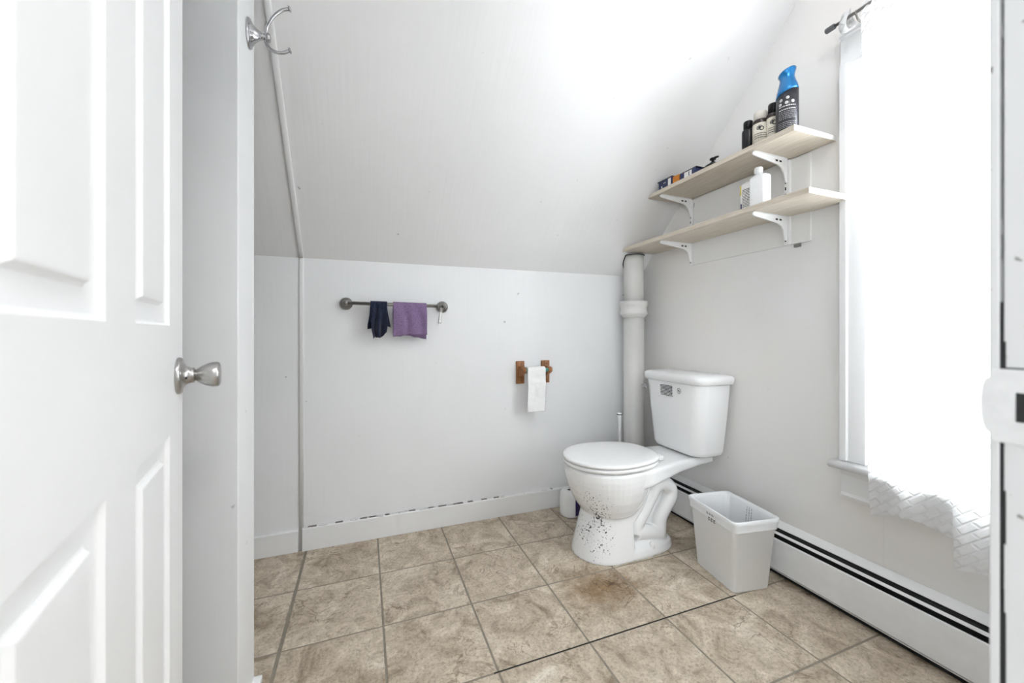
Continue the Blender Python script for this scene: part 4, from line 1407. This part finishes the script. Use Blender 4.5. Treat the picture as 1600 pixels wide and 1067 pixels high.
rings = [bin_ring(0.078, 0.102, 0.016, 0.0), bin_ring(0.081, 0.105, 0.016, 0.003), bin_ring(0.0955, 0.128, 0.017, 0.262), bin_ring(0.100, 0.1325, 0.018, 0.264), bin_ring(0.1015, 0.134, 0.018, 0.276), bin_ring(0.098, 0.131, 0.017, 0.277), bin_ring(0.093, 0.126, 0.016, 0.262), bin_ring(0.079, 0.103, 0.014, 0.006)]
MB().loft(rings).build('bin', M['bin'], bin_, smooth=35)
def lring(hx, hy, z, wob, seed):
    base = dens([Vector(p) for p in sq_ring(0, 0, hx, hy, 0.018, z, 6)])
    out = []
    for p in base:
        w = noise.noise((p.x * 38 + seed, p.y * 38, z * 60 + seed)) * wob
        n = Vector((p.x, p.y, 0)).normalized()
        q = p + n * w
        out.append(bp_(q.x, q.y, z + w * 1.2))
    return out
lrings = []
for hx, hy, z, wob in ((0.0960, 0.1285, 0.236, 0.0015), (0.0985, 0.1310, 0.238, 0.0015), (0.0995, 0.1320, 0.243, 0.001), (0.0985, 0.1310, 0.247, 0.001), (0.1000, 0.1325, 0.251, 0.001), (0.0995, 0.132, 0.257, 0.0008), (0.1020, 0.1345, 0.264, 0.0008), (0.1035, 0.1360, 0.279, 0.0008), (0.1015, 0.134, 0.2815, 0.0008), (0.0975, 0.130, 0.281, 0.0008), (0.092, 0.124, 0.268, 0.003), (0.086, 0.117, 0.22, 0.007), (0.080, 0.108, 0.16, 0.009), (0.074, 0.100, 0.10, 0.010), (0.066, 0.090, 0.04, 0.010), (0.03, 0.05, 0.022, 0.004)):
    lrings.append(lring(hx, hy, z, wob, 3.0))
ln_ = MB().loft(lrings, cap0=False).build('bag_liner', M['liner'], bin_, smooth=70)
# faint printing on the bag: outside the near long side and inside the far one
def side_pt(u, z, far, off):
    hx = (0.1010 if not far else 0.087 + (z - 0.22) * 0.1) + off
    return bp_(-hx if not far else hx, u, z)
b = MB()
rng = random.Random(21)
for row, (z0, z1, u0) in enumerate([(0.256, 0.263, 0.012), (0.233, 0.246, 0.002)]):
    for k in range(3):
        uu = u0 - k * 0.0145
        b.add([side_pt(uu, z0, False, 0.0025), side_pt(uu - 0.009, z0, False, 0.0025), side_pt(uu - 0.009, z0 + 0.0028, False, 0.0025), side_pt(uu, z0 + 0.0028, False, 0.0025)], [(0, 1, 2, 3)])
        b.add([side_pt(uu, z0, False, 0.0025), side_pt(uu - 0.003, z0, False, 0.0025), side_pt(uu - 0.003, z1, False, 0.0025), side_pt(uu, z1, False, 0.0025)], [(0, 1, 2, 3)])
        if row:
            b.add([side_pt(uu, z1 - 0.003, False, 0.0025), side_pt(uu - 0.009, z1 - 0.003, False, 0.0025), side_pt(uu - 0.009, z1, False, 0.0025), side_pt(uu, z1, False, 0.0025)], [(0, 1, 2, 3)])
b.build('bag_print', M['ink'], ln_, fix=False)
b = MB()
for col in range(3):
    z = 0.268
    u = 0.006 - col * 0.012
    while z > 0.15:
        h = rng.uniform(0.004, 0.011)
        b.add([side_pt(u, z, True, -0.010), side_pt(u - 0.003, z, True, -0.010), side_pt(u - 0.003, z - h, True, -0.010), side_pt(u, z - h, True, -0.010)], [(0, 1, 2, 3)])
        z -= h + rng.uniform(0.002, 0.005)
b.build('bag_print', M['grey_ink'], ln_, fix=False)

# ------------------------------------------------------------------ curtain rod and sheer curtains
RX, RODZ = 1.535, 2.052
rod = thing('curtain_rod', 'slim metal curtain rod with a grey rubber tip above the window', 'curtain rod', (RX, 0.55, RODZ))
MB().tube([(RX, 0.885, RODZ), (RX, 0.23, RODZ + 0.004)], 0.0055, 14).build('rod', M['nickel'], rod, smooth=60)
MB().lathe([(0.001, 0), (0.0075, 0.0), (0.0095, 0.003), (0.0095, 0.026), (0.0085, 0.029), (0.001, 0.029)], (RX, 0.905, RODZ), (0, -1, 0), 18).build('rubber_tip', M['rubber'], rod, smooth=40)
for y in (0.812, 0.27):
    b = MB().tube(spline([(XW - 0.002, y, RODZ - 0.028), (XW - 0.02, y, RODZ - 0.028), (RX + 0.012, y, RODZ - 0.024), (RX, y, RODZ - 0.012), (RX - 0.011, y, RODZ - 0.002)], 5), 0.003, 8)
    b.box(XW - 0.004, XW, y - 0.008, y + 0.008, RODZ - 0.05, RODZ - 0.01)
    b.build('rod_bracket', M['pewter'], rod, smooth=40)

def curtain(name, label, y0, y1, xc, zb, seed, lean=0.0, nu=110, nv=140, amp=0.010, nf=4):
    def fn(u, v):
        y = y0 + (y1 - y0) * u
        zt = RODZ + 0.022
        zbm = zb(u)
        z = zt + (zbm - zt) * v
        g = min(1, v * 5)
        x = RX + (xc - RX) * min(1, v * 2.2)
        ph = u * nf * 2 * PI + seed + 0.5 * math.sin(v * 4 + seed)
        x += amp * (0.45 + 0.55 * v) * math.sin(ph) + 0.006 * noise.noise((u * 5 + seed, v * 5, 0.3))
        if v < 0.07:   # gathered heading over the rod
            x += 0.007 * math.sin(u * 70 + seed) * (1 - v / 0.07) * (0.4 + 0.6 * noise.noise((u * 20, v * 40, seed)))
            x -= 0.008 * math.sin(v / 0.07 * PI)
        y += lean * v ** 1.2 + 0.006 * noise.noise((v * 5, u * 3, seed + 5)) + 0.006 * math.sin(ph * 1.0 + 1.0) * v
        z += 0.004 * noise.noise((u * 12 + seed, 0, v * 3)) * v
        return (x, y, z)
    o = MB().grid(fn, nu, nv).build(name, M['curtain'], None, smooth=180, fix=False)
    return tag(o, label, 'curtain', 'sheer window curtains')
curtain('sheer_curtain', 'white sheer curtain panel with woven diamond pattern, shorter, on the shelf side of the window', 0.800, 0.560, 1.534, lambda u: 0.388 + 0.036 * math.sin(min(1, u * 2.2) * PI * 0.5) - 0.030 * max(0, u - 0.45) / 0.55, 0.6, lean=-0.030, amp=0.008, nf=2)
curtain('sheer_curtain', 'white sheer curtain panel hanging lower, nearest the door jamb', 0.588, 0.225, 1.506, lambda u: 0.338 + 0.012 * math.sin(u * 9), 2.9, lean=-0.012, amp=0.009, nf=4)
lp = MB()
pts = [(RX + 0.020 * math.cos(t) - 0.002, 0.838 + 0.006 * math.sin(t * 2), RODZ - 0.012 + 0.034 * math.sin(t)) for t in [2 * PI * k / 24 for k in range(25)]]
w = 0.011
vs = []
for p in pts:
    vs += [(p[0], p[1] - w, p[2]), (p[0], p[1] + w, p[2])]
lp.add(vs, [(2 * k, 2 * k + 1, 2 * k + 3, 2 * k + 2) for k in range(len(pts) - 1)])
lo_ = lp.build('curtain_tab', M['curtain'], None, smooth=180, solid=0.0012, fix=False)
tag(lo_, 'white fabric loop around the exposed end of the curtain rod', 'curtain tab')
